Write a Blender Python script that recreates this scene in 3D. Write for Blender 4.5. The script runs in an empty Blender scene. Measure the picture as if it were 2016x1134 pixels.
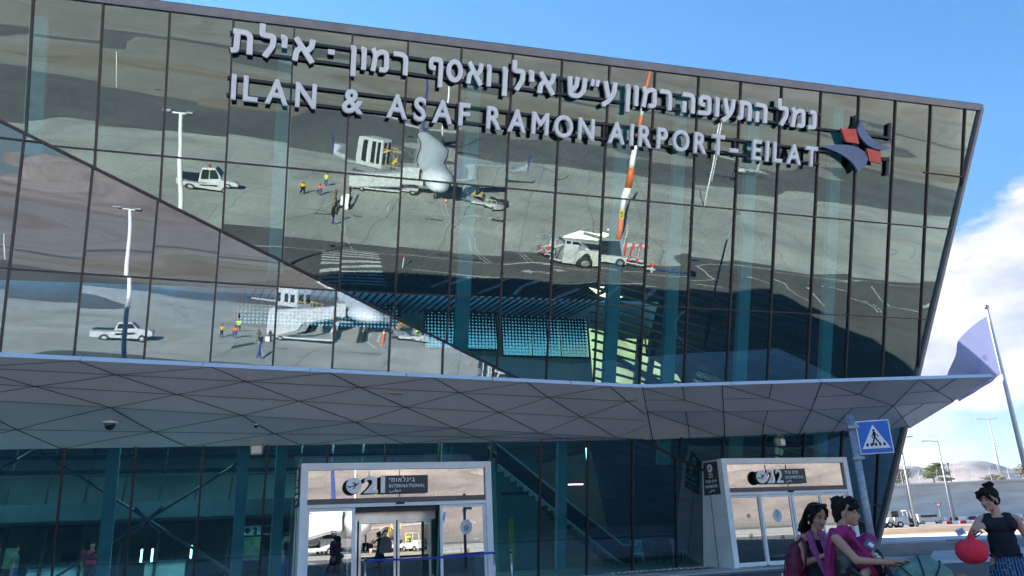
import bpy, bmesh, math, random
from mathutils import Vector, Matrix
import numpy as np
random.seed(7)
R = math.radians
sc = bpy.context.scene
col = sc.collection
V = Vector

# ------------------------------------------------------------------ camera
cam_d = bpy.data.cameras.new('camera')
cam = bpy.data.objects.new('camera', cam_d); col.objects.link(cam)
sc.camera = cam
cam_d.sensor_width = 36.0
cam_d.lens = 1494.9 / 2016 * 36.0
cam_d.clip_start = 0.05; cam_d.clip_end = 60000
PITCH, ROLL = R(17.7251), R(-2.5814)
fw = V((0, math.cos(PITCH), math.sin(PITCH))); rt = V((1, 0, 0)); upv = rt.cross(fw)
r2 = rt * math.cos(ROLL) + upv * math.sin(ROLL); u2 = -rt * math.sin(ROLL) + upv * math.cos(ROLL)
cam.matrix_world = Matrix(((r2.x, u2.x, -fw.x, 0), (r2.y, u2.y, -fw.y, 0), (r2.z, u2.z, -fw.z, 1.6), (0, 0, 0, 1)))

# ------------------------------------------------------------------ world, sun, exposure
SUN_EL = R(28.0); SUN_AZ = R(-45.0)          # azimuth from +Y towards +X
world = bpy.data.worlds.new("World"); sc.world = world; world.use_nodes = True
nt = world.node_tree; N = nt.nodes; L = nt.links
for n in list(N): N.remove(n)
out = N.new('ShaderNodeOutputWorld'); bg = N.new('ShaderNodeBackground'); sky = N.new('ShaderNodeTexSky')
sky.sky_type = 'NISHITA'; sky.sun_disc = False
sky.sun_elevation = SUN_EL; sky.sun_rotation = SUN_AZ
sky.air_density = 1.1; sky.dust_density = 0.0; sky.ozone_density = 3.0; sky.altitude = 80
tc = N.new('ShaderNodeTexCoord'); mp = N.new('ShaderNodeMapping'); mp.inputs['Scale'].default_value = (1, 1, 2.4)
mp.inputs['Location'].default_value = (0.31, 0.12, 0.4)
nz = N.new('ShaderNodeTexNoise'); nz.inputs['Scale'].default_value = 5.0; nz.inputs['Detail'].default_value = 9; nz.inputs['Roughness'].default_value = 0.58
L.new(tc.outputs['Generated'], mp.inputs['Vector']); L.new(mp.outputs[0], nz.inputs['Vector'])
sep = N.new('ShaderNodeSeparateXYZ'); L.new(tc.outputs['Generated'], sep.inputs[0])
# clouds sit low in the sky: cover falls off with height and towards the west
mr = N.new('ShaderNodeMapRange'); mr.inputs['From Min'].default_value = 0.29; mr.inputs['From Max'].default_value = 0.43
mr.inputs['To Min'].default_value = 0.0; mr.inputs['To Max'].default_value = 0.34
L.new(sep.outputs['Z'], mr.inputs['Value'])
mrx = N.new('ShaderNodeMapRange'); mrx.inputs['From Min'].default_value = 0.80; mrx.inputs['From Max'].default_value = 0.97
mrx.inputs['To Min'].default_value = 0.3; mrx.inputs['To Max'].default_value = -0.085
dt = N.new('ShaderNodeVectorMath'); dt.operation = 'DOT_PRODUCT'; dt.inputs[1].default_value = (0.56, 0.83, 0); L.new(tc.outputs['Generated'], dt.inputs[0]); L.new(dt.outputs['Value'], mrx.inputs['Value'])
lw_ = N.new('ShaderNodeMapRange'); lw_.inputs['From Min'].default_value = 0.02; lw_.inputs['From Max'].default_value = 0.13; lw_.inputs['To Min'].default_value = 0.16; lw_.inputs['To Max'].default_value = 0.0
L.new(sep.outputs['Z'], lw_.inputs['Value'])
s1 = N.new('ShaderNodeMath'); s1.operation = 'SUBTRACT'; L.new(nz.outputs['Fac'], s1.inputs[0]); L.new(mr.outputs[0], s1.inputs[1])
s2 = N.new('ShaderNodeMath'); s2.operation = 'SUBTRACT'; L.new(s1.outputs[0], s2.inputs[0]); L.new(mrx.outputs[0], s2.inputs[1])
s3 = N.new('ShaderNodeMath'); s3.operation = 'SUBTRACT'; L.new(s2.outputs[0], s3.inputs[0]); L.new(lw_.outputs[0], s3.inputs[1])
cr = N.new('ShaderNodeValToRGB'); cr.color_ramp.elements[0].position = 0.455; cr.color_ramp.elements[1].position = 0.55
L.new(s3.outputs[0], cr.inputs[0])
nz2 = N.new('ShaderNodeTexNoise'); nz2.inputs['Scale'].default_value = 9; nz2.inputs['Detail'].default_value = 6
L.new(mp.outputs[0], nz2.inputs['Vector'])
cc = N.new('ShaderNodeValToRGB'); cc.color_ramp.elements[0].color = (1.45, 1.60, 2.0, 1); cc.color_ramp.elements[1].color = (2.75, 2.75, 2.85, 1)
cc.color_ramp.elements[0].position = 0.35; cc.color_ramp.elements[1].position = 0.6
L.new(nz2.outputs['Fac'], cc.inputs[0])
hs = N.new('ShaderNodeHueSaturation'); hs.inputs['Saturation'].default_value = 1.26; hs.inputs['Value'].default_value = 0.64
L.new(sky.outputs[0], hs.inputs['Color'])
mix = N.new('ShaderNodeMixRGB'); L.new(cr.outputs[0], mix.inputs['Fac']); mg = N.new('ShaderNodeMapRange'); mg.inputs['From Min'].default_value = 0.0; mg.inputs['From Max'].default_value = 0.42; mg.inputs['To Min'].default_value = 0.46; mg.inputs['To Max'].default_value = 1.0
L.new(sep.outputs['Z'], mg.inputs['Value']); mm_ = N.new('ShaderNodeMixRGB'); mm_.blend_type = 'MULTIPLY'; mm_.inputs['Fac'].default_value = 1; L.new(hs.outputs[0], mm_.inputs['Color1']); L.new(mg.outputs[0], mm_.inputs['Color2']); L.new(mm_.outputs[0], mix.inputs['Color1']); L.new(cc.outputs[0], mix.inputs['Color2'])
L.new(mix.outputs[0], bg.inputs['Color']); bg.inputs['Strength'].default_value = 0.078
L.new(bg.outputs[0], out.inputs['Surface'])
sun_d = bpy.data.lights.new('sun', 'SUN'); sun_d.energy = 5.0; sun_d.angle = R(0.5); sun_d.color = (1.0, 0.93, 0.82)
sun = bpy.data.objects.new('sun', sun_d); col.objects.link(sun)
sdir = V((math.sin(SUN_AZ) * math.cos(SUN_EL), math.cos(SUN_AZ) * math.cos(SUN_EL), math.sin(SUN_EL)))
sun.rotation_euler = (-sdir).to_track_quat('-Z', 'Y').to_euler(); sun.location = sdir * 200
sc.view_settings.view_transform = 'Standard'; sc.view_settings.look = 'None'; sc.view_settings.exposure = 2.35; sc.view_settings.gamma = 1
sc.cycles.max_bounces = 10; sc.cycles.transparent_max_bounces = 16; sc.cycles.caustics_reflective = False; sc.cycles.caustics_refractive = False

# ------------------------------------------------------------------ materials
def rgb(c): return (c[0], c[1], c[2], 1)
def mat(name, c, rough=0.6, metal=0.0, var=0.12, scale=2.0, bump=0.0, c2=None, detail=5, emis=0.0, spec=0.5, coord='Object', stretch=None, lo=.35, hi=.65):
    m = bpy.data.materials.new(name); m.use_nodes = True; t = m.node_tree; b = t.nodes['Principled BSDF']
    b.inputs['Roughness'].default_value = rough; b.inputs['Metallic'].default_value = metal; b.inputs['Specular IOR Level'].default_value = spec
    tc = t.nodes.new('ShaderNodeTexCoord'); nz = t.nodes.new('ShaderNodeTexNoise'); nz.inputs['Scale'].default_value = scale; nz.inputs['Detail'].default_value = detail
    src = tc.outputs[coord]
    if stretch:
        mp = t.nodes.new('ShaderNodeMapping'); mp.inputs['Scale'].default_value = stretch; t.links.new(src, mp.inputs[0]); src = mp.outputs[0]
    t.links.new(src, nz.inputs['Vector'])
    rp = t.nodes.new('ShaderNodeValToRGB'); rp.color_ramp.elements[0].position = lo; rp.color_ramp.elements[1].position = hi
    if c2 is None:
        c2 = [min(1, x * (1 + var)) for x in c]; c = [x * (1 - var) for x in c]
    rp.color_ramp.elements[0].color = rgb(c); rp.color_ramp.elements[1].color = rgb(c2)
    t.links.new(nz.outputs['Fac'], rp.inputs[0]); t.links.new(rp.outputs[0], b.inputs['Base Color'])
    if bump:
        bp = t.nodes.new('ShaderNodeBump'); bp.inputs['Strength'].default_value = bump; bp.inputs['Distance'].default_value = 0.05
        t.links.new(nz.outputs['Fac'], bp.inputs['Height']); t.links.new(bp.outputs[0], b.inputs['Normal'])
    if emis:
        b.inputs['Emission Strength'].default_value = emis; t.links.new(rp.outputs[0], b.inputs['Emission Color'])
    m['base'] = 1
    return m
def glass(name, refl, gcol, tcol, rough=0.0, fres=0.25):
    m = bpy.data.materials.new(name); m.use_nodes = True; t = m.node_tree
    for n in list(t.nodes): t.nodes.remove(n)
    o = t.nodes.new('ShaderNodeOutputMaterial'); mx = t.nodes.new('ShaderNodeMixShader'); g = t.nodes.new('ShaderNodeBsdfGlossy'); tr = t.nodes.new('ShaderNodeBsdfTransparent')
    g.inputs['Color'].default_value = rgb(gcol); g.inputs['Roughness'].default_value = rough; tr.inputs['Color'].default_value = rgb(tcol)
    lw = t.nodes.new('ShaderNodeLayerWeight'); lw.inputs['Blend'].default_value = 0.25
    mu = t.nodes.new('ShaderNodeMath'); mu.operation = 'MULTIPLY_ADD'; mu.inputs[1].default_value = fres; mu.inputs[2].default_value = refl; mu.use_clamp = True
    # faint streaks of dust on the pane
    tc = t.nodes.new('ShaderNodeTexCoord'); nz = t.nodes.new('ShaderNodeTexNoise'); nz.inputs['Scale'].default_value = 0.7; nz.inputs['Detail'].default_value = 4
    t.links.new(tc.outputs['Object'], nz.inputs['Vector'])
    ml = t.nodes.new('ShaderNodeMapRange'); ml.inputs['To Min'].default_value = 0.93; ml.inputs['To Max'].default_value = 1.05
    t.links.new(nz.outputs['Fac'], ml.inputs['Value'])
    m2 = t.nodes.new('ShaderNodeMath'); m2.operation = 'MULTIPLY'
    t.links.new(lw.outputs['Fresnel'], mu.inputs[0]); t.links.new(mu.outputs[0], m2.inputs[0]); t.links.new(ml.outputs[0], m2.inputs[1])
    t.links.new(m2.outputs[0], mx.inputs[0]); t.links.new(tr.outputs[0], mx.inputs[1]); t.links.new(g.outputs[0], mx.inputs[2]); t.links.new(mx.outputs[0], o.inputs[0])
    return m
M = {}
M['glassA'] = glass('coated facade glass', 0.22, (0.66, 0.82, 0.82), (0.25, 0.62, 0.64))
M['glassB'] = glass('coated lower facade glass', 0.22, (0.68, 0.79, 0.90), (0.23, 0.62, 0.68))
M['door_glass'] = glass('door glass', 0.40, (0.84, 0.87, 0.88), (0.35, 0.42, 0.45))
M['clear'] = glass('clear glass', 0.06, (0.9, 0.9, 0.9), (0.8, 0.9, 0.9))
M['mullion'] = mat('dark bronze aluminium', (0.052, 0.039, 0.046), 0.35, 0.3)
M['parapet'] = mat('grey coping metal', (0.27, 0.25, 0.26), 0.5, 0.1)
M['roofdark'] = mat('dark roof deck', (0.03, 0.035, 0.04), 0.8)
M['wing'] = mat('grey wing skin', (0.46, 0.48, 0.52), 0.35, 0.2)
M['white'] = mat('white painted metal', (0.88, 0.87, 0.88), 0.4, 0, 0.05, 1.5)
M['letter'] = mat('white sign acrylic', (0.93, 0.90, 0.90), 0.45, 0, 0.03)
M['dark'] = mat('dark grey metal', (0.028, 0.032, 0.045), 0.45, 0.2)
M['signgrey'] = mat('charcoal sign panel', (0.055, 0.058, 0.066), 0.5)
M['logo_blue'] = mat('slate blue logo panel', (0.14, 0.19, 0.33), 0.4)
M['logo_red'] = mat('coral red logo panel', (0.78, 0.09, 0.07), 0.4)
M['soffit'] = mat('grey composite soffit panels', (0.82, 0.78, 0.80), 0.38, 0.0, 0.06, 0.35)
M['soffit'].node_tree.nodes['Principled BSDF'].inputs['Coat Weight'].default_value = 0.0
M['fascia'] = mat('pale fascia metal', (0.74, 0.77, 0.84), 0.4, 0.0, 0.03)
M['joint'] = mat('black panel joint', (0.006, 0.007, 0.010), 0.8)
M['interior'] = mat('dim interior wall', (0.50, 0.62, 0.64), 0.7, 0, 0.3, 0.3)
M['steel_in'] = mat('interior white steel', (0.38, 0.46, 0.48), 0.5)
M['steel_dk'] = mat('interior dark steel', (0.05, 0.08, 0.10), 0.5)
M['floor_in'] = mat('interior floor', (0.6, 0.62, 0.6), 0.35)
M['alu'] = mat('brushed aluminium', (0.62, 0.63, 0.66), 0.3, 0.8)
M['galv'] = mat('galvanised steel', (0.34, 0.37, 0.42), 0.5, 0.5, 0.2, 14)
M['black'] = mat('black rubber', (0.015, 0.015, 0.016), 0.7)
M['redp'] = mat('red paint', (0.62, 0.045, 0.04), 0.45)
M['orange'] = mat('orange red paint', (0.80, 0.17, 0.05), 0.5)
M['yellow'] = mat('yellow paint', (0.75, 0.50, 0.06), 0.5)
M['hivis'] = mat('lime high visibility cloth', (0.55, 0.85, 0.08), 0.7)
M['hiviso'] = mat('orange high visibility cloth', (0.85, 0.20, 0.06), 0.7)
M['blue'] = mat('blue reflective sheet', (0.010, 0.15, 0.60), 0.4, 0, 0.03)
M['belt'] = mat('blue webbing', (0.02, 0.05, 0.42), 0.6)
M['beige'] = mat('beige plastic', (0.50, 0.45, 0.34), 0.5)
M['vwhite'] = mat('white vehicle paint', (0.55, 0.56, 0.57), 0.3, 0, 0.14, 2.5)
M['acwhite'] = mat('white aircraft paint', (0.74, 0.76, 0.80), 0.28, 0, 0.04, .5)
M['winglass'] = mat('dark vehicle glass', (0.02, 0.025, 0.03), 0.08, 0, 0.1)
M['purple'] = mat('purple livery', (0.30, 0.05, 0.22), 0.3)
M['navy'] = mat('navy livery', (0.03, 0.06, 0.28), 0.3)
M['skin'] = mat('skin', (0.58, 0.33, 0.235), 0.5, 0, 0.06, 6)
M['skin2'] = mat('tanned skin', (0.50, 0.27, 0.18), 0.5, 0, 0.06, 6)
M['hair'] = mat('dark brown hair', (0.012, 0.008, 0.007), 0.62, 0, 0.6, 90, 1.0, stretch=(1, 1, .18), spec=.3)
M['lip'] = mat('lips', (0.33, 0.10, 0.09), 0.45)
M['eye_w'] = mat('eye white', (0.34, 0.30, 0.28), 0.3)
M['blackcloth'] = mat('black cloth', (0.012, 0.013, 0.022), 0.85, 0, 0.3, 9, 0.2)
M['magenta'] = mat('magenta cloth', (0.30, 0.018, 0.14), 0.8, 0, 0.25, 7, 0.4)
M['pinkscarf'] = mat('dusty pink scarf', (0.34, 0.07, 0.20), 0.8, 0, 0.25, 9, 0.4)
M['crimson'] = mat('crimson cloth', (0.42, 0.01, 0.07), 0.8, 0, 0.2, 6, 0.3)
M['maroon'] = mat('maroon nylon', (0.14, 0.008, 0.04), 0.65, 0, 0.25, 6, 0.3)
M['greycloth'] = mat('grey green cloth', (0.13, 0.15, 0.14), 0.85, 0, 0.2, 6, 0.2)
M['redbag'] = mat('coral red fabric', (0.95, 0.035, 0.07), 0.8, 0, 0.08, 5, 0.3)
M['greencloth'] = mat('sage green fabric', (0.13, 0.25, 0.20), 0.85, 0, 0.22, 9, 0.5)
M['tan'] = mat('tan fabric', (0.50, 0.22, 0.10), 0.8)
M['leaf'] = mat('tree foliage', (0.05, 0.085, 0.02), 0.8, 0, 0.4, 1.2, c2=(0.14, 0.17, 0.05))
M['leaf2'] = mat('dry tree foliage', (0.09, 0.085, 0.04), 0.8, 0, 0.4, 1.2, c2=(0.17, 0.17, 0.08))
M['bark'] = mat('bark', (0.12, 0.09, 0.06), 0.9)
M['fencew'] = mat('pale steel fence', (0.42, 0.44, 0.48), 0.6)
M['flag'] = mat('white flag cloth', (0.66, 0.70, 0.92), 0.9, 0, 0.03)
M['ink'] = mat('faded blue print', (0.28, 0.34, 0.66), 0.9)
M['sunglow_cream'] = mat('cream glow in place of sunlight', (1.0, 0.52, 0.38), 0.6, 0, 0.04, 1, emis=1.25)  # emission in place of sunlight, no sun reaches these panels
M['sunglow_lime'] = mat('warm glow in place of sunlight', (0.90, 0.50, 0.26), 0.7, 0, 0.35, 0.6, emis=0.5)  # emission stands in for sun on the inner and rear wall
M['tube'] = mat('fluorescent tube', (0.85, 1.0, 0.95), 0.6, 0, 0.02, 1, emis=1.5)
M['litpanel'] = mat('lit shop window', (0.20, 0.32, 0.26), 0.6, 0, 0.5, 3.0, emis=0.06)
M['interior2'] = mat('darkened interior wall', (0.10, 0.16, 0.18), 0.7, 0, 0.3, 0.4)  # darker copy of the interior wall, shade put into the colour
M['baffle'] = mat('black baffle', (0.018, 0.022, 0.026), 0.7)
# patterned materials
def skirt_mat():
    m = bpy.data.materials.new('patterned skirt cloth'); m.use_nodes = True; t = m.node_tree; b = t.nodes['Principled BSDF']; b.inputs['Roughness'].default_value = 0.9
    tc = t.nodes.new('ShaderNodeTexCoord'); sp = t.nodes.new('ShaderNodeSeparateXYZ'); t.links.new(tc.outputs['Object'], sp.inputs[0])
    w = t.nodes.new('ShaderNodeTexVoronoi'); w.inputs['Scale'].default_value = 30; t.links.new(tc.outputs['Object'], w.inputs['Vector'])
    wv = t.nodes.new('ShaderNodeTexWave'); wv.bands_direction = 'X'; wv.inputs['Scale'].default_value = 5.5; wv.inputs['Distortion'].default_value = 1.5; t.links.new(tc.outputs['Object'], wv.inputs['Vector'])
    rp = t.nodes.new('ShaderNodeValToRGB'); e = rp.color_ramp; e.interpolation = 'CONSTANT'
    cols = [(0.01, 0.02, 0.09), (0.03, 0.16, 0.30), (0.20, 0.38, 0.42), (0.02, 0.22, 0.16), (0.09, 0.05, 0.28), (0.02, 0.05, 0.16)]
    e.elements[0].color = rgb(cols[0]); e.elements[1].color = rgb(cols[1]); e.elements[1].position = 0.2
    for i, c in enumerate(cols[2:]): x = e.elements.new(0.36 + 0.15 * i); x.color = rgb(c)
    t.links.new(wv.outputs['Fac'], rp.inputs[0])
    r3 = t.nodes.new('ShaderNodeValToRGB'); r3.color_ramp.elements[0].position = 0.25; r3.color_ramp.elements[1].position = 0.32
    t.links.new(w.outputs['Distance'], r3.inputs[0])
    mx = t.nodes.new('ShaderNodeMixRGB'); mx.inputs['Color1'].default_value = (0.32, 0.42, 0.52, 1)
    inv = t.nodes.new('ShaderNodeMath'); inv.operation = 'MULTIPLY_ADD'; inv.inputs[1].default_value = 0.55; inv.inputs[2].default_value = 0.45
    t.links.new(r3.outputs[0], inv.inputs[0]); t.links.new(inv.outputs[0], mx.inputs['Fac'])
    t.links.new(rp.outputs[0], mx.inputs['Color2']); t.links.new(mx.outputs[0], b.inputs['Base Color'])
    return m
M['skirt'] = skirt_mat()
def ground_mat(name, c1, c2, scale, joint=None, jw=0.02, jc=(0.05, 0.05, 0.05), rough=0.85, ang=0.0, bump=0.2):
    m = bpy.data.materials.new(name); m.use_nodes = True; t = m.node_tree; b = t.nodes['Principled BSDF']; b.inputs['Roughness'].default_value = rough; b.inputs['Specular IOR Level'].default_value = 0.2
    tc = t.nodes.new('ShaderNodeTexCoord'); mp = t.nodes.new('ShaderNodeMapping'); mp.inputs['Rotation'].default_value = (0, 0, ang); t.links.new(tc.outputs['Object'], mp.inputs[0])
    n1 = t.nodes.new('ShaderNodeTexNoise'); n1.inputs['Scale'].default_value = scale; n1.inputs['Detail'].default_value = 8; n1.inputs['Roughness'].default_value = 0.62
    n2 = t.nodes.new('ShaderNodeTexNoise'); n2.inputs['Scale'].default_value = scale * 17; n2.inputs['Detail'].default_value = 4
    t.links.new(mp.outputs[0], n1.inputs['Vector']); t.links.new(mp.outputs[0], n2.inputs['Vector'])
    ad = t.nodes.new('ShaderNodeMath'); ad.operation = 'MULTIPLY_ADD'; ad.inputs[1].default_value = 0.35; t.links.new(n2.outputs['Fac'], ad.inputs[0]); t.links.new(n1.outputs['Fac'], ad.inputs[2])
    rp = t.nodes.new('ShaderNodeValToRGB'); rp.color_ramp.elements[0].position = 0.5; rp.color_ramp.elements[1].position = 0.85
    rp.color_ramp.elements[0].color = rgb(c1); rp.color_ramp.elements[1].color = rgb(c2); t.links.new(ad.outputs[0], rp.inputs[0])
    last = rp.outputs[0]
    if joint:
        br = t.nodes.new('ShaderNodeTexBrick'); br.offset = 0; br.inputs['Scale'].default_value = 1.0; br.inputs['Brick Width'].default_value = joint[0]; br.inputs['Row Height'].default_value = joint[1]
        br.inputs['Mortar Size'].default_value = jw; br.inputs['Color1'].default_value = (1, 1, 1, 1); br.inputs['Color2'].default_value = (.90, .90, .90, 1); br.inputs['Mortar'].default_value = rgb(jc)
        t.links.new(mp.outputs[0], br.inputs['Vector'])
        mx = t.nodes.new('ShaderNodeMixRGB'); mx.blend_type = 'MULTIPLY'; mx.inputs['Fac'].default_value = 1; t.links.new(last, mx.inputs['Color1']); t.links.new(br.outputs['Color'], mx.inputs['Color2']); last = mx.outputs[0]
    t.links.new(last, b.inputs['Base Color'])
    if bump:
        bp = t.nodes.new('ShaderNodeBump'); bp.inputs['Strength'].default_value = bump; bp.inputs['Distance'].default_value = 0.03; t.links.new(n2.outputs['Fac'], bp.inputs['Height']); t.links.new(bp.outputs[0], b.inputs['Normal'])
    return m
TB_ANG = R(21.32)
M['sand'] = ground_mat('desert sand and gravel', (0.23, 0.20, 0.165), (0.36, 0.31, 0.255), 0.05)
M['sandlight'] = ground_mat('pale graded sand', (0.22, 0.185, 0.145), (0.31, 0.265, 0.21), 0.08)
M['sandbrown'] = ground_mat('brown loose soil', (0.13, 0.09, 0.065), (0.21, 0.15, 0.11), 0.3)
M['concrete'] = ground_mat('apron concrete slabs', (0.34, 0.345, 0.32), (0.56, 0.555, 0.51), 0.09, (7.0, 7.0), 0.045, (0.42, 0.42, 0.42), ang=-R(38))
M['asphalt'] = ground_mat('dark asphalt', (0.10, 0.098, 0.098), (0.16, 0.155, 0.15), 0.15)
M['asphalt_far'] = ground_mat('weathered taxiway asphalt', (0.11, 0.112, 0.115), (0.18, 0.18, 0.178), 0.04)
M['scrub'] = ground_mat('grey desert plain', (0.25, 0.235, 0.21), (0.36, 0.335, 0.30), 0.012)
M['pavers'] = ground_mat('pale concrete pavement', (0.58, 0.58, 0.60), (0.70, 0.70, 0.72), 0.3, (1.2, 0.6), 0.012, (0.5, 0.5, 0.5))
M['gravelbed'] = ground_mat('grey brown gravel bed', (0.17, 0.15, 0.13), (0.33, 0.30, 0.26), 0.9)
M['kerb'] = ground_mat('concrete kerb', (0.38, 0.38, 0.38), (0.5, 0.5, 0.5), 1.0)
M['marking'] = ground_mat('worn white road paint', (0.45, 0.46, 0.44), (0.72, 0.73, 0.70), 0.6, bump=0)
M['rock'] = ground_mat('bare mountain rock', (0.20, 0.165, 0.15), (0.36, 0.31, 0.285), 0.004, bump=0)
M['rockfar'] = ground_mat('distant mountain rock', (0.10, 0.085, 0.085), (0.20, 0.16, 0.15), 0.0012, bump=0)
M['retain'] = mat('board marked retaining concrete', (0.58, 0.55, 0.53), 0.9, 0, 0.15, 0.35, 0.2, c2=(0.76, 0.73, 0.70), stretch=(.4, 1, 2.2), detail=8)

# ------------------------------------------------------------------ mesh builder
class MB:
    def __init__(s): s.v = []; s.f = []
    def quad(s, a, b, c, d):
        i = len(s.v); s.v += [V(a), V(b), V(c), V(d)]; s.f.append((i, i + 1, i + 2, i + 3)); return s
    def poly(s, pts):
        i = len(s.v); s.v += [V(p) for p in pts]; s.f.append(tuple(range(i, i + len(pts)))); return s
    def box(s, c, size, rot=None, ax=None):
        h = [x / 2 for x in size]; i = len(s.v)
        for sx in (-1, 1):
            for sy in (-1, 1):
                for sz in (-1, 1):
                    p = V((sx * h[0], sy * h[1], sz * h[2]))
                    if ax: p = ax[0] * p.x + ax[1] * p.y + ax[2] * p.z
                    elif rot is not None: p = Matrix.Rotation(rot, 3, 'Z') @ p
                    s.v.append(p + V(c))
        s.f += [(i, i + 1, i + 3, i + 2), (i + 4, i + 6, i + 7, i + 5), (i, i + 4, i + 5, i + 1), (i + 2, i + 3, i + 7, i + 6), (i, i + 2, i + 6, i + 4), (i + 1, i + 5, i + 7, i + 3)]
        return s
    def bar(s, p0, p1, w, d, side=None):     # rectangular bar from p0 to p1; side = direction of w
        p0 = V(p0); p1 = V(p1); a = (p1 - p0)
        l = a.length; a.normalize()
        sd = V(side) if side is not None else (V((0, 0, 1)) if abs(a.z) < .9 else V((1, 0, 0)))
        sd = (sd - a * sd.dot(a)).normalized(); n = a.cross(sd)
        return s.box((p0 + p1) / 2, (l, w, d), ax=(a, sd, n))
    def tube(s, pts, rs, n=10, cap=True):
        pts = [V(p) for p in pts]
        if not hasattr(rs, '__len__'): rs = [rs] * len(pts)
        i0 = len(s.v); prev = None
        for k, p in enumerate(pts):
            d = (pts[min(k + 1, len(pts) - 1)] - pts[max(k - 1, 0)]).normalized()
            if prev is None: u = d.orthogonal().normalized()
            else: u = (prev - d * prev.dot(d)).normalized()
            prev = u; w = d.cross(u)
            for j in range(n):
                a = 2 * math.pi * j / n; s.v.append(p + (u * math.cos(a) + w * math.sin(a)) * rs[k])
        for k in range(len(pts) - 1):
            for j in range(n):
                a = i0 + k * n + j; b = i0 + k * n + (j + 1) % n; s.f.append((a, b, b + n, a + n))
        if cap:
            s.f.append(tuple(i0 + j for j in reversed(range(n)))); m = i0 + (len(pts) - 1) * n; s.f.append(tuple(m + j for j in range(n)))
        return s
    def ell(s, c, r, n=14, m=9, ax=None):
        i0 = len(s.v); c = V(c)
        if not hasattr(r, '__len__'): r = (r, r, r)
        for k in range(m + 1):
            th = math.pi * k / m
            for j in range(n):
                ph = 2 * math.pi * j / n
                p = V((r[0] * math.sin(th) * math.cos(ph), r[1] * math.sin(th) * math.sin(ph), r[2] * math.cos(th)))
                if ax: p = ax @ p
                s.v.append(c + p)
        for k in range(m):
            for j in range(n):
                a = i0 + k * n + j; b = i0 + k * n + (j + 1) % n; s.f.append((a, a + n, b + n, b))
        return s
    def cap(s, p0, p1, r0, r1, n=12):       # tapered capsule
        p0 = V(p0); p1 = V(p1); d = (p1 - p0)
        if d.length < 1e-6: return s.ell(p0, r0)
        dn = d.normalized(); pts = []; rs = []
        for a in (-80, -50, -20): pts.append(p0 + dn * (r0 * math.sin(R(a)))); rs.append(r0 * math.cos(R(a)))
        for a in (20, 50, 80): pts.append(p1 + dn * (r1 * math.sin(R(a)))); rs.append(r1 * math.cos(R(a)))
        return s.tube(pts, rs, n)
    def chain(s, pts, rs):
        for i in range(len(pts) - 1): s.cap(pts[i], pts[i + 1], rs[i], rs[i + 1])
        return s
    def prism(s, pts, depth):               # pts: list of 3d points of a planar polygon, extruded by vector depth
        n = len(pts); i = len(s.v); depth = V(depth); s.v += [V(p) for p in pts] + [V(p) + depth for p in pts]
        s.f.append(tuple(range(i + n - 1, i - 1, -1))); s.f.append(tuple(range(i + n, i + 2 * n)))
        for k in range(n): a = i + k; b = i + (k + 1) % n; s.f.append((a, b, b + n, a + n))
        return s
    def lathe(s, prof, n=16, origin=(0, 0, 0), ax=None):   # prof: (r, t) along axis ax
        ax = V(ax or (0, 0, 1)).normalized(); u = ax.orthogonal().normalized(); w = ax.cross(u); o = V(origin); i0 = len(s.v)
        for r, t in prof:
            for j in range(n):
                a = 2 * math.pi * j / n; s.v.append(o + ax * t + (u * math.cos(a) + w * math.sin(a)) * r)
        for k in range(len(prof) - 1):
            for j in range(n):
                a = i0 + k * n + j; b = i0 + k * n + (j + 1) % n; s.f.append((a, b, b + n, a + n))
        return s
    def add(s, o):
        i = len(s.v); s.v += o.v; s.f += [tuple(x + i for x in f) for f in o.f]; return s
def tag(o, label=None, cat=None, group=None, kind=None):
    if label: o['label'] = label
    if cat: o['category'] = cat
    if group: o['group'] = group
    if kind: o['kind'] = kind
    return o
def thing(name, label, cat, loc=(0, 0, 0), rz=0.0, group=None, scale=1.0):
    o = bpy.data.objects.new(name, None); col.objects.link(o); o.location = loc; o.rotation_euler = (0, 0, rz); o.scale = (scale,) * 3
    o.empty_display_size = 0.2
    return tag(o, label, cat, group)
def obj(name, mb, m, parent=None, smooth=False, world=False, root=None, bevel=0):
    me = bpy.data.meshes.new(name)
    off = V((0, 0, 0))
    if world and parent is not None:
        p = parent
        while p is not None: off = off + p.location; p = p.parent
    me.from_pydata([tuple(p - off) for p in mb.v], [], mb.f)
    bm = bmesh.new(); bm.from_mesh(me); bmesh.ops.recalc_face_normals(bm, faces=bm.faces); bm.to_mesh(me); bm.free()
    me.materials.append(M[m] if isinstance(m, str) else m)
    if smooth: me.polygons.foreach_set('use_smooth', [True] * len(me.polygons))
    o = bpy.data.objects.new(name, me); col.objects.link(o)
    if parent is not None: o.parent = parent
    if bevel:
        b = o.modifiers.new('bevel', 'BEVEL'); b.width = bevel; b.segments = 2; b.limit_method = 'ANGLE'
    return o
def struct(name, mb, m, smooth=False): return tag(obj(name, mb, m, smooth=smooth), kind='structure')
def copy_tree(o, parent=None):
    c = o.copy(); col.objects.link(c)
    if parent is not None: c.parent = parent
    for ch in [x for x in o.children]: copy_tree(ch, c)
    return c
def hnoise(x, y, s=0):
    from mathutils import noise
    return noise.noise(V((x, y, s * 7.31)))
def fbm(x, y, s=0, o=5):
    a = 1; t = 0
    for k in range(o): t += a * hnoise(x, y, s + k); x *= 2.03; y *= 2.03; a *= .5
    return t
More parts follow.
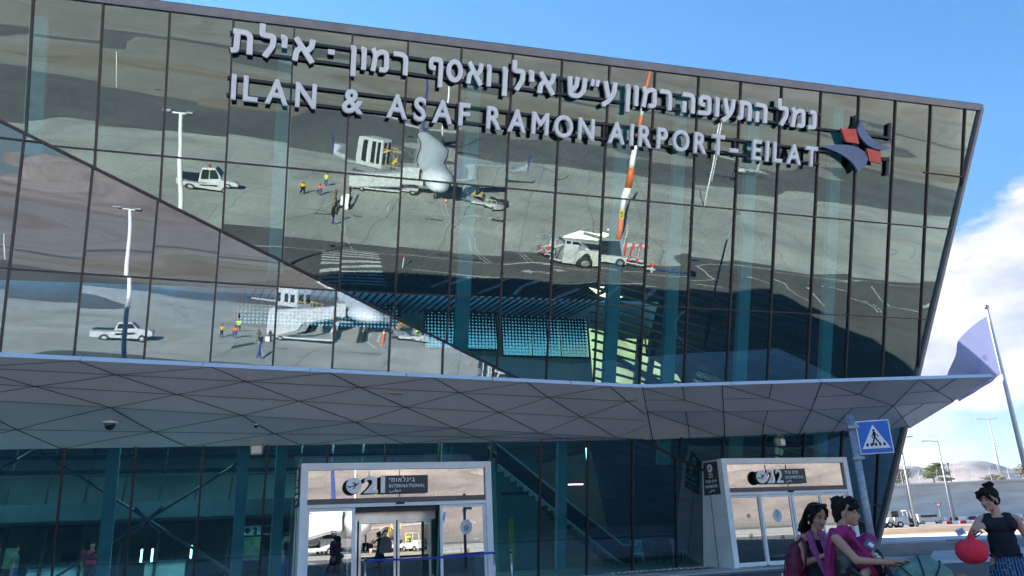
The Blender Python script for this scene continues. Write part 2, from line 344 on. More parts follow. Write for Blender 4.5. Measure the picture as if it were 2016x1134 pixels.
#@@BODY
# ------------------------------------------------------------------ facade geometry (two tilted glass planes meeting in a diagonal fold)
def plane(az, tilt, c):
    az = R(az); tilt = R(tilt)
    t = V((math.cos(az), math.sin(az), 0)); n = V((math.sin(az) * math.cos(tilt), -math.cos(az) * math.cos(tilt), -math.sin(tilt)))
    s = t.cross(n); s = s if s.z > 0 else -s
    M3 = Matrix((n, t, (0, 0, 1))); o = M3.inverted() @ V((c, 0, 0))
    return t, n, s, o
tA, nA, sA, oA = plane(17.8847, 18.2823, -25.8660)
tB, nB, sB, oB = plane(21.3228, 10.6770, -25.3129)
def wA(s, h, d=0.0): return oA + tA * s + sA * h + nA * d
def wB(s, h, d=0.0): return oB + tB * s + sB * h + nB * d
def lA(X): X = X - oA; return X.dot(tA), X.dot(sA)
def lB(X): X = X - oB; return X.dot(tB), X.dot(sB)
nBh = V((nB.x, nB.y, 0)).normalized(); nAh = V((nA.x, nA.y, 0)).normalized()
# fold line
D = nA.cross(nB); P0 = Matrix((nA, nB, D)).inverted() @ V((-25.866, -25.313, 0))
if D.x < 0: D = -D
D.normalize()
fa0 = lA(P0); fa1 = lA(P0 + D * 10); fb0 = lB(P0); fb1 = lB(P0 + D * 10)
def foldA(s): return fa0[1] + (fa1[1] - fa0[1]) * (s - fa0[0]) / (fa1[0] - fa0[0])
def foldB(s): return fb0[1] + (fb1[1] - fb0[1]) * (s - fb0[0]) / (fb1[0] - fb0[0])
def topA(s): return 18.13 + (s + 5.55) * 0.0238
CR = (23.92, 0.0, 28.39, 18.94)                     # right hand corner edge in A coordinates
def cornS(h): return CR[0] + (CR[2] - CR[0]) * (h - CR[1]) / (CR[3] - CR[1])
S0 = -27.0                                          # left end of the building
# s where the fold meets the top edge
sx = fa0[0]
for _ in range(60):
    sx += (foldA(sx) - topA(sx)) / 0.5
TOPB_Z = (wA(sx, topA(sx))).z
topBh = TOPB_Z / sB.z
def clip(poly, f):
    o = []
    for i in range(len(poly)):
        a, b = poly[i], poly[(i + 1) % len(poly)]; fa, fb = f(a), f(b)
        if fa >= 0: o.append(a)
        if (fa >= 0) != (fb >= 0):
            t = fa / (fa - fb); o.append((a[0] + (b[0] - a[0]) * t, a[1] + (b[1] - a[1]) * t))
    return o
def area(p): return abs(sum(p[i][0] * p[(i + 1) % len(p)][1] - p[(i + 1) % len(p)][0] * p[i][1] for i in range(len(p)))) / 2

# ------------------------------------------------------------------ ground
def sheet(name, pts, z, m, kind='structure'):
    mb = MB(); mb.poly([(x, y, z) for x, y in pts]); return tag(obj(name, mb, m), kind=kind)
G = 26000
sheet('desert_ground', [(-G, -G), (G, -G), (G, G), (-G, G)], -0.004, 'scrub')
def along(c, pts):       # (u along the road, v across) -> world ; u along tB
    return [(c[0] + tB.x * u - tB.y * v * -1 * -1, c[1] + tB.y * u + tB.x * v) for u, v in pts]
# taxiway, apron, service road: bands parallel to the terminal
a2 = R(19.5); ex = V((math.cos(a2), math.sin(a2))); ey = V((-math.sin(a2), math.cos(a2)))
def band(u0, u1, v0, v1): return [tuple(ex * u + ey * v) for u, v in ((u0, v0), (u1, v0), (u1, v1), (u0, v1))]
sheet('far_sand_plain', band(-700, 1500, -215, -150), 0.000, 'sand')
sheet('taxiway', band(-600, 1400, -112, -71), 0.004, 'asphalt_far')
sheet('distant_runway', band(-900, 2500, -330, -285), 0.004, 'asphalt_far')
sheet('sand_island', [(16, -101), (21, -121), (44, -126), (60, -118), (40, -96), (25, -93)], 0.008, 'sandlight')
mbs = MB()
for (u0, u1, v0, v1) in ((-300, 300, -176, -158), (360, 900, -186, -160), (60, 210, -140, -126)):
    mbs.poly([(p[0], p[1], 0.010) for p in band(u0, u1, v0, v1)])
tag(obj('sand_strip', mbs, 'sandlight'), kind='structure')
sheet('apron', band(-160, 170, -71, -17.8), 0.008, 'concrete')
sheet('service_road', band(-120, 120, -17.8, 22.0), 0.004, 'asphalt')
# pavement in front of the glass with a real kerb
mb = MB(); a = oB + tB * -24 ; 
def gp(s, d, z): q = oB + tB * s + nBh * d; return V((q.x, q.y, z))
mb.prism([gp(-30, -30, 0.0), gp(24.5, -30, 0.0), gp(24.5, 3.1, 0.0), gp(-30, 3.1, 0.0)], (0, 0, 0.012))
struct('pavement', mb, 'pavers')
mb = MB(); mb.bar(gp(-30, 3.2, 0.0), gp(25.0, 3.2, 0.0), 0.10, 0.18, side=(0, 0, 1)); struct('kerb', mb, 'kerb')
mb = MB(); mb.poly([gp(13.2, .35, .016), gp(23.7, .35, .016), gp(23.7, 1.2, .016), gp(13.2, 1.2, .016)]); struct('gravel_bed', mb, 'gravelbed')
# right hand side: pavements, gravel, sand, road in front of the retaining wall
sheet('side_road_asphalt', [(8, 8), (120, 8), (120, 26), (12.2, 26)], 0.008, 'asphalt')
mb = MB(); mb.prism([(13.0, 26.2, 0), (90, 25.4, 0), (90, 31.4, 0), (16.4, 32.4, 0)], (0, 0, 0.11)); struct('side_pavement', mb, 'pavers')
sheet('side_gravel', [(15.0, 32.4), (95, 31.4), (95, 43.6), (13, 45.0)], 0.012, 'gravelbed')
mb = MB(); mb.prism([(12, 45.2, 0), (110, 43.6, 0), (110, 54.5, 0), (9, 57, 0)], (0, 0, 0.10)); struct('far_pavement', mb, 'pavers')
sheet('sand_verge', [(0, 57), (160, 54.5), (160, 93), (0, 97)], 0.010, 'sandlight')
mbs = MB(); rows = []
for i in range(60):
    for j in range(9):
        x = 2 + i * 2.4; y = 66 + j * 1.9 - i * 0.05; e = math.sin(math.pi * j / 8)
        mbs.v.append(V((x, y, 0.015 + 0.5 * e * (0.6 + 0.5 * hnoise(x * .13, y * .2, 3)))))
for i in range(59):
    for j in range(8): k = i * 9 + j; mbs.f.append((k, k + 1, k + 10, k + 9))
struct('soil_bank', mbs, 'sandbrown', True)
sheet('perimeter_road', [(0, 97), (160, 93), (190, 142), (0, 146)], 0.010, 'asphalt_far')
# painted lines
mk = MB()
def line(pts, w=0.15, z=0.016):
    for a, b in zip(pts[:-1], pts[1:]):
        a = V(a); b = V(b); d = (b - a).normalized(); n = V((-d.y, d.x)) * w / 2
        mk.poly([(a.x + n.x, a.y + n.y, z), (b.x + n.x, b.y + n.y, z), (b.x - n.x, b.y - n.y, z), (a.x - n.x, a.y - n.y, z)])
line([(-40, -30), (7.8, -11.6), (13.3, -9.7), (17.5, -7.9), (24.3, -5.6), (27.0, -4.4)], .17)
line([(12, -5.5), (15, -4.05), (18.3, -2.6), (22, -1.3), (28, 0.2), (33, 0.9)], .15)
for a, b in (((25.2, -5.0), (26.4, -4.5)), ((27.2, -4.1), (28.6, -3.4)), ((29.2, -3.1), (30.9, -2.3)), ((31.5, -2.0), (39, -1.4)), ((39, -1.4), (44, -0.9)), ((44, -.9), (52, 1.2)), ((52, 1.2), (66, 6.8))): line([a, b], .15)
for a, b in (((11.0, 0.3), (16.0, -3.3)), ((14.2, 1.2), (19.5, -2.2)), ((17.1, 2.2), (22.0, -1.2)), ((20.5, 3.1), (24.8, .2)), ((24, 4.2), (28.4, .9)), ((27.6, 5.2), (32.2, 1.6))): line([a, b], .34)
for i in range(10):                                        # zebra crossing
    v = i / 9.5; a = V((6.6, -11.3)) * (1 - v) + V((3.3, -2.5)) * v
    d = V((.93, .36)); line([tuple(a), tuple(a + d * 4.8)], .42, .020)
line([(26.1, -26.5), (20.2, -7.3)], .10); line([(26.6, -26.5), (20.7, -7.3)], .10); line([(26.1, -26.5), (44, -70)], .12)
line([(27.7, -19.2), (24.2, -5.9)], .09); line([(28.1, -18.6), (24.6, -5.6)], .09)
line([(13.2, -26), (9.2, -11.3)], .10); line([(2, -32), (-14, -50)], .12); line([(-20, -38), (70, -7)], .09)
for k in range(9): line([(34 + k * 9, -62 + k * 4.4), (42 + k * 9, -66 + k * 4.4)], .12)
line([(40, -48), (66, -60)], .1); line([(44, -46), (70, -57)], .1); line([(52, -50), (30, -75)], .1); line([(60, -44), (92, -56)], .1)
for (cx, cy, r, a0, a1, dash) in ((41.5, 5.5, 5.2, -55, 45, 0), (46.5, 7, 5.6, -30, 60, 0), (48.6, 8.5, 3.6, -70, 75, 1), (31, 14, 6.5, 90, 260, 0), (58, 9.5, 3.2, 30, 250, 0)):
    n = 16; P = [(cx + r * math.cos(R(a0 + (a1 - a0) * i / n)), cy + r * math.sin(R(a0 + (a1 - a0) * i / n))) for i in range(n + 1)]
    for i in range(n):
        if not dash or i % 2 == 0: line([P[i], P[i + 1]], .2 if dash else .16, .018)
for (x, y, an, s) in ((23.6, -3.9, 200, 1.0), (25.2, -3.4, 20, 1.0), (39.8, .6, 200, 1.2), (57, 3.8, 20, 1.2)):   # arrows
    d = V((math.cos(R(an)), math.sin(R(an)))); n = V((-d.y, d.x)); c = V((x, y))
    line([tuple(c - d * 1.5 * s), tuple(c + d * .3)], .18)
    a, b, e = c + d * .3 + n * .4 * s, c + d * .3 - n * .4 * s, c + d * 1.4 * s; mk.poly([(a.x, a.y, .016), (b.x, b.y, .016), (e.x, e.y, .016)])
struct('road_marking', mk, 'marking')
dk = MB()                                                   # drain gratings set in the concrete
for (a, b, w) in (((13.9, -22.9), (15.0, -22.5), .5), ((21.2, -20.8), (23.3, -20.0), .55), ((11, -25.5), (12.6, -25), .5), ((17.0, -9.9), (20.2, -8.4), .8), ((29, -21), (31.5, -20), .4), ((12, -14.4), (14.6, -13.6), .5)):
    a = V(a); b = V(b); d = (b - a).normalized(); n = V((-d.y, d.x)) * w / 2
    dk.poly([((p).x, (p).y, .020) for p in (a + n, b + n, b - n, a - n)])
struct('drain_grating', dk, 'signgrey')

# ------------------------------------------------------------------ mountains
def ridge(name, az0, az1, r0, r1, hfun, m, na=220, nr=26, seed=1):
    mb = MB()
    for i in range(na + 1):
        az = R(az0 + (az1 - az0) * i / na)
        for j in range(nr + 1):
            q = j / nr; r = r0 + (r1 - r0) * q
            x, y = r * math.sin(az), r * math.cos(az)
            k = 1.0 / (r1 - r0)
            rid = 1 - abs(fbm(x * k * 2.2, y * k * 2.2, seed)) * 1.5
            det = 1 - abs(fbm(x * k * 8, y * k * 8, seed + 9)) * 1.2
            env = math.sin(math.pi * min(1, q * 1.25) * .5) ** 1.4 if q < .8 else 1 - (q - .8) * 3
            fade = min(1, i / 10, (na - i) / 10)
            mb.v.append(V((x, y, max(-5, (hfun(math.degrees(az)) * (.50 + .24 * rid + .26 * det * q)) * env * fade - 3))))
    for i in range(na):
        for j in range(nr): a = i * (nr + 1) + j; mb.f.append((a, a + 1, a + nr + 2, a + nr + 1))
    return struct(name, mb, m, True)
ridge('desert_mountains', 100, 250, 1500, 3400, lambda a: (238 if a > 160 else 238 + (160 - a) * 9 if a > 148 else 346 - (148 - a) * 1.2) + 14 * math.sin(a * .13) + 12 * math.sin(a * .61 + 1), 'rock', 420, 60)
ridge('far_mountains', 5, 70, 9000, 17500, lambda a: 800 + 100 * math.sin(a * .5) + 70 * math.sin(a * 1.3), 'rockfar', 420, 70, seed=4)

# ------------------------------------------------------------------ terminal building
BASE = V((oB.x, oB.y, 0))
term = thing('terminal_building', 'airport terminal with a tall outward leaning mirror glass front folded along a diagonal', 'building', BASE)
def pane_mesh(cell, fold, side, wf, seed, sgrid):
    rnd = random.Random(seed)
    s0, s1, h0, h1 = cell
    amp = rnd.uniform(-1, 1) * 0.0028 + 0.0010; ph = rnd.uniform(0, 6.28); tw = rnd.uniform(-1, 1) * 0.0022; tl = rnd.uniform(-1, 1) * 0.0030
    def disp(s, h):
        u = (s - (s0 + s1) / 2) / .915; v = (h - (h0 + h1) / 2) / max(.5, (h1 - h0) / 2)
        return (amp * (1 - u * u) * (1 - v * v) + tw * u + tl * v * 1.2
                + 0.0029 * math.sin(h * 2.9 + s * .25 + .8 * math.sin(h * .7 + s * .3)) * (.5 + .5 * math.cos(s * .6 + .3 * h)) + 0.0009 * math.sin(h * 6.1 + ph + .5 * s) + 0.0010 * math.sin(s * 3.1 + ph))
    nx, ny = 6, max(4, int((h1 - h0) / .22)); mb = MB()
    for i in range(nx):
        for j in range(ny):
            a0 = s0 + (s1 - s0) * i / nx; a1 = s0 + (s1 - s0) * (i + 1) / nx; b0 = h0 + (h1 - h0) * j / ny; b1 = h0 + (h1 - h0) * (j + 1) / ny
            p = [(a0, b0), (a1, b0), (a1, b1), (a0, b1)]
            for f in sgrid: p = clip(p, f) if p else p
            if len(p) < 3 or area(p) < 1e-5: continue
            mb.poly([wf(q[0], q[1], disp(*q)) for q in p])
    return mb
def weld_obj(name, mb, m, parent):
    me = bpy.data.meshes.new(name); off = parent.location
    me.from_pydata([tuple(p - off) for p in mb.v], [], mb.f)
    bm = bmesh.new(); bm.from_mesh(me); bmesh.ops.remove_doubles(bm, verts=bm.verts, dist=1e-4); bmesh.ops.recalc_face_normals(bm, faces=bm.faces); bm.to_mesh(me); bm.free()
    me.polygons.foreach_set('use_smooth', [True] * len(me.polygons)); me.materials.append(M[m])
    o = bpy.data.objects.new(name, me); col.objects.link(o); o.parent = parent; return o
PS = 1.83; K0 = 0.04
ks = range(-15, 16)
rowsA = [-4.0, 2.1, 5.95, 9.8, 13.65, 19.2]
rowsB = [0.0, 4.2, 5.6, 9.47, 13.25, 17.9]
rowsB = [0.0, 5.62, 9.47, 13.25, 17.9]
cA_ = [lambda q: q[1] - foldA(q[0]), lambda q: topA(q[0]) - q[1], lambda q: cornS(q[1]) - q[0]]
cB_ = [lambda q: foldB(q[0]) - q[1], lambda q: topBh - q[1], lambda q: q[0] - S0 - 1, lambda q: q[1]]
nid = 0
for k in ks:
    s0 = K0 + k * PS; s1 = s0 + PS
    for r in range(len(rowsA) - 1):
        mbp = pane_mesh((s0, s1, rowsA[r], rowsA[r + 1]), None, 0, wA, nid, cA_); nid += 1
        if len(mbp.f) > 1: weld_obj('glass_pane', mbp, 'glassA', term)
    for r in range(len(rowsB) - 1):
        o_ = K0 - 0.45
        t0 = s0 - o_ - .0; t0 = (k * PS) - 0.44 + .0; t1 = t0 + PS
        mbp = pane_mesh((t0, t1, rowsB[r], rowsB[r + 1]), None, 0, wB, nid + 900, cB_); nid += 1
        if len(mbp.f) > 1: weld_obj('glass_pane', mbp, 'glassB', term)
# mullions and transoms
def seg_clip(a, b, fs):
    for f in fs:
        fa, fb = f(a), f(b)
        if fa < 0 and fb < 0: return None
        if fa < 0: t = fa / (fa - fb); a = (a[0] + (b[0] - a[0]) * t, a[1] + (b[1] - a[1]) * t)
        elif fb < 0: t = fa / (fa - fb); b = (a[0] + (b[0] - a[0]) * t, a[1] + (b[1] - a[1]) * t)
    return a, b
MW = 0.056
for k in ks:
    s = K0 + k * PS
    c = seg_clip((s, -4), (s, 20), cA_)
    if c and c[1][1] - c[0][1] > .2:
        mb = MB(); mb.bar(wA(*c[0], .02), wA(*c[1], .02), MW, .10, side=tA); obj('mullion', mb, 'mullion', term, world=True)
    s = -0.44 + k * PS
    c = seg_clip((s, 0), (s, 20), cB_)
    if c and abs(c[1][1] - c[0][1]) > .2:
        mb = MB(); mb.bar(wB(*c[0], .02), wB(*c[1], .02), MW, .10, side=tB); obj('mullion', mb, 'mullion', term, world=True)
for h in rowsA[1:-1]:
    c = seg_clip((-30, h), (40, h), cA_)
    if c: mb = MB(); mb.bar(wA(*c[0], .017), wA(*c[1], .017), .044, .094, side=sA); obj('transom', mb, 'mullion', term, world=True)
for h in rowsB[1:-1]:
    c = seg_clip((-30, h), (40, h), cB_)
    if c: mb = MB(); mb.bar(wB(*c[0], .017), wB(*c[1], .017), .044, .094, side=sB); obj('transom', mb, 'mullion', term, world=True)
mb = MB(); mb.bar(wA(25.45, 15.92, .017), wA(cornS(15.92), 15.92, .017), .055, .09, side=sA); obj('transom', mb, 'mullion', term, world=True)
F0 = wA(sx, foldA(sx)); F1 = wA(23.9, foldA(23.9))
mb = MB(); mb.bar(F0 + nA * .03, F1 + nA * .03, .075, .13, side=sA); obj('fold_joint', mb, 'mullion', term, world=True)
# coping along the top and the right corner
T0 = wA(sx, topA(sx)); T1 = wA(cornS(topA(28.39)), topA(28.39)); TL = wB(S0, topBh)
mb = MB(); mb.bar(T0 + nA * .02 + sA * .03, T1 + nA * .02 + sA * .03, .26, .16, side=sA)
obj('coping', mb, 'parapet', term, world=True)
C0 = wA(CR[0], 0); C1 = wA(CR[2], CR[3])
mb = MB(); mb.bar(C0 - tA * .05, C1 - tA * .05, .14, .26, side=tA); obj('corner_trim', mb, 'parapet', term, world=True)
# roof, side wall, back wall
DEP = 29.0; bk = -nAh * DEP
mb = MB(); rz = V((0, 0, .12))
mb.prism([TL, T0, T1, T1 + bk, TL + bk], (0, 0, .25)); obj('roof', mb, 'roofdark', term, world=True)
mb = MB(); e = tA * -.06; f_ = -nAh * .12; mb.prism([C0 + e + f_, C1 + e + f_, C1 + bk + e, C0 + bk + e], tA * -.25); obj('side_wall', mb, 'roofdark', term, world=True)
Lb = wB(S0, 0); mb = MB(); mb.prism([Lb, TL, TL + bk, Lb + bk], tA * -.25); obj('side_wall', mb, 'parapet', term, world=True)
def wI(s, z, d):  # interior point: s along A base line, z height, d metres behind the A base line
    q = oA + tA * s - nAh * d; return V((q.x, q.y, z))
BD = 24.0
# rear wall built round its window openings
wins = [(-2.6, 8.2, 15.2, 17.2), (9.9, 15.2, 14.0, 16.9), (15.6, 22.3, 13.6, 16.7), (22.8, 33.5, 9.6, 15.2)]
mb = MB()
xs = sorted(set([-30, 36] + [w[0] for w in wins] + [w[1] for w in wins]))
for a, b in zip(xs[:-1], xs[1:]):
    w = [w for w in wins if w[0] <= a + .01 and w[1] >= b - .01]
    if w:
        mb.box(wI((a + b) / 2, w[0][2] / 2, BD), (b - a, .2, w[0][2]), ax=(tA, nAh, V((0, 0, 1)))); mb.box(wI((a + b) / 2, (w[0][3] + 18.5) / 2, BD), (b - a, .2, 18.5 - w[0][3]), ax=(tA, nAh, V((0, 0, 1))))
    else: mb.box(wI((a + b) / 2, 9.25, BD), (b - a, .2, 18.5), ax=(tA, nAh, V((0, 0, 1))))
obj('rear_wall', mb, 'interior', term, world=True)
def frit(name, fine, z0, z1):
    m = bpy.data.materials.new(name); m.use_nodes = True; t = m.node_tree
    for n in list(t.nodes): t.nodes.remove(n)
    o = t.nodes.new('ShaderNodeOutputMaterial'); mx = t.nodes.new('ShaderNodeMixShader'); d = t.nodes.new('ShaderNodeBsdfDiffuse'); tr = t.nodes.new('ShaderNodeBsdfTransparent')
    d.inputs['Color'].default_value = (.05, .09, .10, 1); tr.inputs['Color'].default_value = (.72, .70, .58, 1)
    tc = t.nodes.new('ShaderNodeTexCoord'); mp = t.nodes.new('ShaderNodeMapping'); mp.inputs['Scale'].default_value = (fine, 0, fine); t.links.new(tc.outputs['Object'], mp.inputs[0])
    vo = t.nodes.new('ShaderNodeTexVoronoi'); vo.inputs['Randomness'].default_value = 0; vo.inputs['Scale'].default_value = 1; t.links.new(mp.outputs[0], vo.inputs['Vector'])
    sp = t.nodes.new('ShaderNodeSeparateXYZ'); t.links.new(tc.outputs['Object'], sp.inputs[0])
    mr = t.nodes.new('ShaderNodeMapRange'); mr.inputs['From Min'].default_value = z0; mr.inputs['From Max'].default_value = z1; mr.inputs['To Min'].default_value = .56; mr.inputs['To Max'].default_value = .10
    t.links.new(sp.outputs['Z'], mr.inputs['Value'])
    lt = t.nodes.new('ShaderNodeMath'); lt.operation = 'LESS_THAN'; t.links.new(vo.outputs['Distance'], lt.inputs[0]); t.links.new(mr.outputs[0], lt.inputs[1])
    t.links.new(lt.outputs[0], mx.inputs[0]); t.links.new(d.outputs[0], mx.inputs[1]); t.links.new(tr.outputs[0], mx.inputs[2]); t.links.new(mx.outputs[0], o.inputs[0]); return m
M['frit'] = frit('dot fritted rear glazing', 4.2, 14.0, 16.9)
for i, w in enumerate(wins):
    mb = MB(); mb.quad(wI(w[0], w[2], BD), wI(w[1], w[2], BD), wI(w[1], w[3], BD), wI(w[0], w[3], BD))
    f = obj('rear_window', mb, 'frit' if i < 3 else 'sunglow_lime', term, world=True)  # last pane glows by emission instead of letting sunlight through
    mb = MB()
    n = max(2, int((w[1] - w[0]) / 1.9))
    for j in range(n + 1):
        s = w[0] + (w[1] - w[0]) * j / n; mb.box(wI(s, (w[2] + w[3]) / 2, BD - .08), (.09, .09, w[3] - w[2]), ax=(tA, nAh, V((0, 0, 1))))
    mb.box(wI((w[0] + w[1]) / 2, w[2], BD - .12), (w[1] - w[0], .09, .14), ax=(tA, nAh, V((0, 0, 1))))
    obj('glazing_bar', mb, 'steel_dk', f, world=True)
mb = MB(); mb.prism([wI(-30, .0, .8), wI(25, .0, .8), wI(25, 0, BD), wI(-30, 0, BD)], (0, 0, .03)); obj('interior_floor', mb, 'floor_in', term, world=True)
# ceiling of dark slats
mb = MB()
for i in range(46):
    s = 2 + i * .5; a = wI(s, 16.55, -2.2); b = wI(s - 4.0, 16.55, BD); mb.bar(a, b, .12, .07, side=(0, 0, 1))
obj('ceiling_baffle', mb, 'baffle', term, world=True)
# slatted screen wall inside the right hand bay
mb = MB(); ax_ = (tA, nAh, V((0, 0, 1)))
for i in range(30):
    z = 1.0 + i * .42
    a = wI(13.2, z + 1.7, 2.6); b = wI(23.6 + z * .17, z - 1.1, 2.6); mb.bar(a, b, .06, .2, side=(0, 0, 1))
obj('slat_screen', mb, 'steel_dk', term, world=True)
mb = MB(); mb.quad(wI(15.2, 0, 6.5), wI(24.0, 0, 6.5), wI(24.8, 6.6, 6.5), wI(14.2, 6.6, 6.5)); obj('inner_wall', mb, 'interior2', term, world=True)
mb = MB(); mb.prism([wI(14.7, 7.0, 6.2), wI(20.2, 7.0, 6.2), wI(19.3, 8.7, 6.2), wI(15.8, 10.75, 6.2), wI(14.7, 10.95, 6.2)], -nAh * .05); obj('sunlight_glow_panel', mb, 'sunglow_lime', term, world=True)  # glow put here for a sunlit patch of wall
for a, b in (((15.2, 9.6), (20.4, 6.9)), ((17.2, 10.6), (16.4, 6.5)), ((17.9, 10.2), (16.9, 6.5))):
    mb = MB(); mb.bar(wI(a[0], a[1], 5.7), wI(b[0], b[1], 5.7), .28, .2, side=(0, 0, 1)); obj('brace', mb, 'steel_dk', term, world=True)
# columns behind the glass, leaning with it
for s in (-14.3, -7.3, -0.15, 6.2, 11.95, 14.4, 17.6, 21.6):
    lo = max(foldA(s) - .5, 1.0); mb = MB(); mb.bar(wA(s, lo, -.75), wA(s, topA(s) - .5, -.75), .50, .22, side=tA); obj('column', mb, 'steel_in', term, world=True)
for s in (-18, -14.2, -10.5, -6.6, -2.95, .75, 1.9, 7.4, 11.8):
    mb = MB(); mb.bar(wB(s, 0.05, -1.0), wB(s, min(foldB(s), 5.5) - .1, -1.0), .34, .24, side=tB); obj('column', mb, 'steel_in', term, world=True)
def wJ(s, z, d): q = oB + tB * s - nBh * d; return V((q.x, q.y, z))
mb = MB()
for z in (4.46, 4.0): mb.bar(wJ(-20, z, 2.6), wJ(7.2, z, 2.6), .14, .12, side=(0, 0, 1))
mb.bar(wJ(-20, 2.45, 2.6), wJ(7.0, 2.45, 2.6), .10, .12, side=(0, 0, 1)); obj('interior_beam', mb, 'steel_dk', term, world=True)
for (a, b) in (((-5.4, 4.7), (-2.0, 2.45)), ((-5.4, .2), (-2.0, 2.45)), ((1.4, 4.7), (-2.0, 2.45)), ((1.4, .2), (-2.0, 2.45)), ((-12.2, 4.7), (-8.8, 2.45)), ((-12.2, .2), (-8.8, 2.45)), ((-5.4, 4.7), (-8.8, 2.45)), ((-5.4, .2), (-8.8, 2.45)), ((-2.4, 2.85), (-1.6, 2.05)), ((-2.4, 2.05), (-1.6, 2.85))):
    mb = MB(); mb.tube([wJ(a[0], a[1], 2.35), wJ(b[0], b[1], 2.35)], .045, 8); obj('brace', mb, 'steel_dk', term, world=True)
mb = MB(); mb.prism([wJ(-24, 2.6, 6.5), wJ(8, 2.6, 6.5), wJ(8, 2.6, 14), wJ(-24, 2.6, 14)], (0, 0, .62)); obj('mezzanine_floor', mb, 'steel_dk', term, world=True)
mb = MB()
for i in range(24): s = -22 + i * 1.25; mb.bar(wJ(s, .05, 7.2), wJ(s + .15, 2.6, 7.2), .10, .14, side=tB); mb.bar(wJ(s, 3.2, 6.8), wJ(s + .3, 6.5, 6.8), .07, .07, side=tB)
mb.bar(wJ(-23, 4.2, 6.8), wJ(8, 4.2, 6.8), .06, .06); obj('interior_partition', mb, 'baffle', term, world=True)
mb = MB(); mb.box(wJ(-4, 4.9, 13.5), (32, .1, 4.0), ax=(tB, nBh, V((0, 0, 1)))); obj('inner_wall', mb, 'interior', term, world=True)
for (s, z, d, w, h, m) in ((1.45, 1.35, 12, 1.2, 1.0, 'litpanel'), (3.0, 1.3, 12, .6, .9, 'litpanel'), (-7.9, 1.4, 12, .8, .8, 'litpanel')):
    mb = MB(); mb.box(wJ(s, z, d), (w, .05, h), ax=(tB, nBh, V((0, 0, 1)))); obj('lit_shop_window', mb, m, term, world=True)
for (a, b, w) in (((15.2, 4.05, 5.0), (15.2, 4.95, 5.0), .08), ((14.2, 3.4, 5), (14.9, 3.4, 5), .05), ((-2.35, 1.1, 6), (-2.35, 1.55, 6), .05), ((-2.0, 1.1, 6), (-2.0, 1.55, 6), .05), ((-.7, 1.15, 6), (-.7, 1.6, 6), .05)):
    mb = MB(); mb.bar(wJ(*a), wJ(*b), w, w); obj('lamp_tube', mb, 'tube', term, world=True)
mb = MB(); mb.prism([wJ(-25, 5.75, 3.2), wJ(20, 5.75, 3.2), wJ(20, 5.75, 23), wJ(-25, 5.75, 23)], (0, 0, .35)); obj('sun_block_slab', mb, 'interior', term, world=True)  # slab added to keep sun stripes off the door portals
for i, (s, d) in enumerate(((-14.5, 4.2), (-7.5, 4.6), (-1.0, 4.2), (4.6, 6.5))):  # strips and area fill added to brighten the lower hall
    mb = MB(); mb.box(wJ(s, 5.70, d), (1.6, .12, .06), ax=(tB, nBh, V((0, 0, 1)))); obj('added_ceiling_lamp', mb, 'tube', term, world=True)
    ld = bpy.data.lights.new('hall_fill_light', 'AREA'); ld.energy = 42; ld.shape = 'RECTANGLE'; ld.size = 3.0; ld.size_y = .4; ld.color = (.82, 1.0, .97); lo = bpy.data.objects.new('hall_fill_light', ld); col.objects.link(lo); lo.location = wJ(s, 5.6, d) ; lo.rotation_euler = (0, 0, R(21.3)); lo.visible_camera = True
for k, (s, w_, lab) in enumerate(((-10.5, 2.6, 'long pale service counter deep inside the far left of the lower glass'), (-5.2, 1.8, 'short pale service counter inside behind the crossed braces'), (-1.6, 1.4, 'small service counter inside just left of door 21'))):
    ct = thing('service_counter', lab, 'counter', wJ(s, .03, 7.6), R(21.3), 'counters inside the terminal')
    mb = MB(); mb.box((0, 0, .5), (w_, .6, 1.0)); obj('front', mb, 'interior', ct); mb = MB(); mb.box((0, 0, 1.04), (w_ + .1, .75, .06)); obj('worktop', mb, 'steel_dk', ct)
    mb = MB(); mb.box((.3, .1, 1.35), (.5, .05, .35)); mb.box((.3, .1, 1.12), (.08, .08, .14)); obj('screen', mb, 'baffle', ct)
gb = thing('gate_signboard', 'hanging dark board with a white figure 2 inside the glass left of door 21', 'sign', wJ(1.6, 2.05, 7.0)); mb = MB(); mb.box(wJ(1.6, 2.05, 7.0), (1.5, .08, .34), ax=(tB, nBh, V((0, 0, 1)))); obj('board', mb, 'interior', gb, world=True)
mb = MB(); mb.ell(wJ(1.25, 2.05, 6.93), (.11, .02, .11), 12, 6); mb.box(wJ(1.95, 2.05, 6.94), (.4, .02, .26), ax=(tB, nBh, V((0, 0, 1)))); obj('pictogram', mb, 'joint', gb, world=True)
# escalator and lift core inside
esc = thing('escalator', 'escalator with bright metal handrails seen through the glass between the two doors', 'escalator', wJ(14, 0, 5))
for dd in (0, 1.2):
    mb = MB(); mb.prism([wJ(11.0, 4.3, 5 + dd), wJ(16.4, .1, 5 + dd), wJ(17.2, .05, 5 + dd), wJ(17.2, .75, 5 + dd), wJ(16.7, .8, 5 + dd), wJ(11.0, 5.1, 5 + dd)], -nBh * .06); obj('balustrade', mb, 'roofdark', esc, world=True)
    for dz in (0, -.86):
        mb = MB(); mb.tube([wJ(11.0, 5.15 + dz, 4.98 + dd), wJ(14.2, 2.66 + dz, 4.98 + dd), wJ(16.6 if dz == 0 else 16.2, .82 if dz == 0 else .25, 4.98 + dd), wJ(17.2 if dz == 0 else 16.5, .80 if dz == 0 else .1, 4.98 + dd)], .045, 8); obj('handrail', mb, 'white', esc, world=True)
mb = MB()
for i in range(20): s = 11.2 + i * .27; mb.box(wJ(s, 4.1 - i * .205, 5.6), (.27, 1.0, .2), ax=(tB, nBh, V((0, 0, 1))))
obj('step', mb, 'alu', esc, world=True)
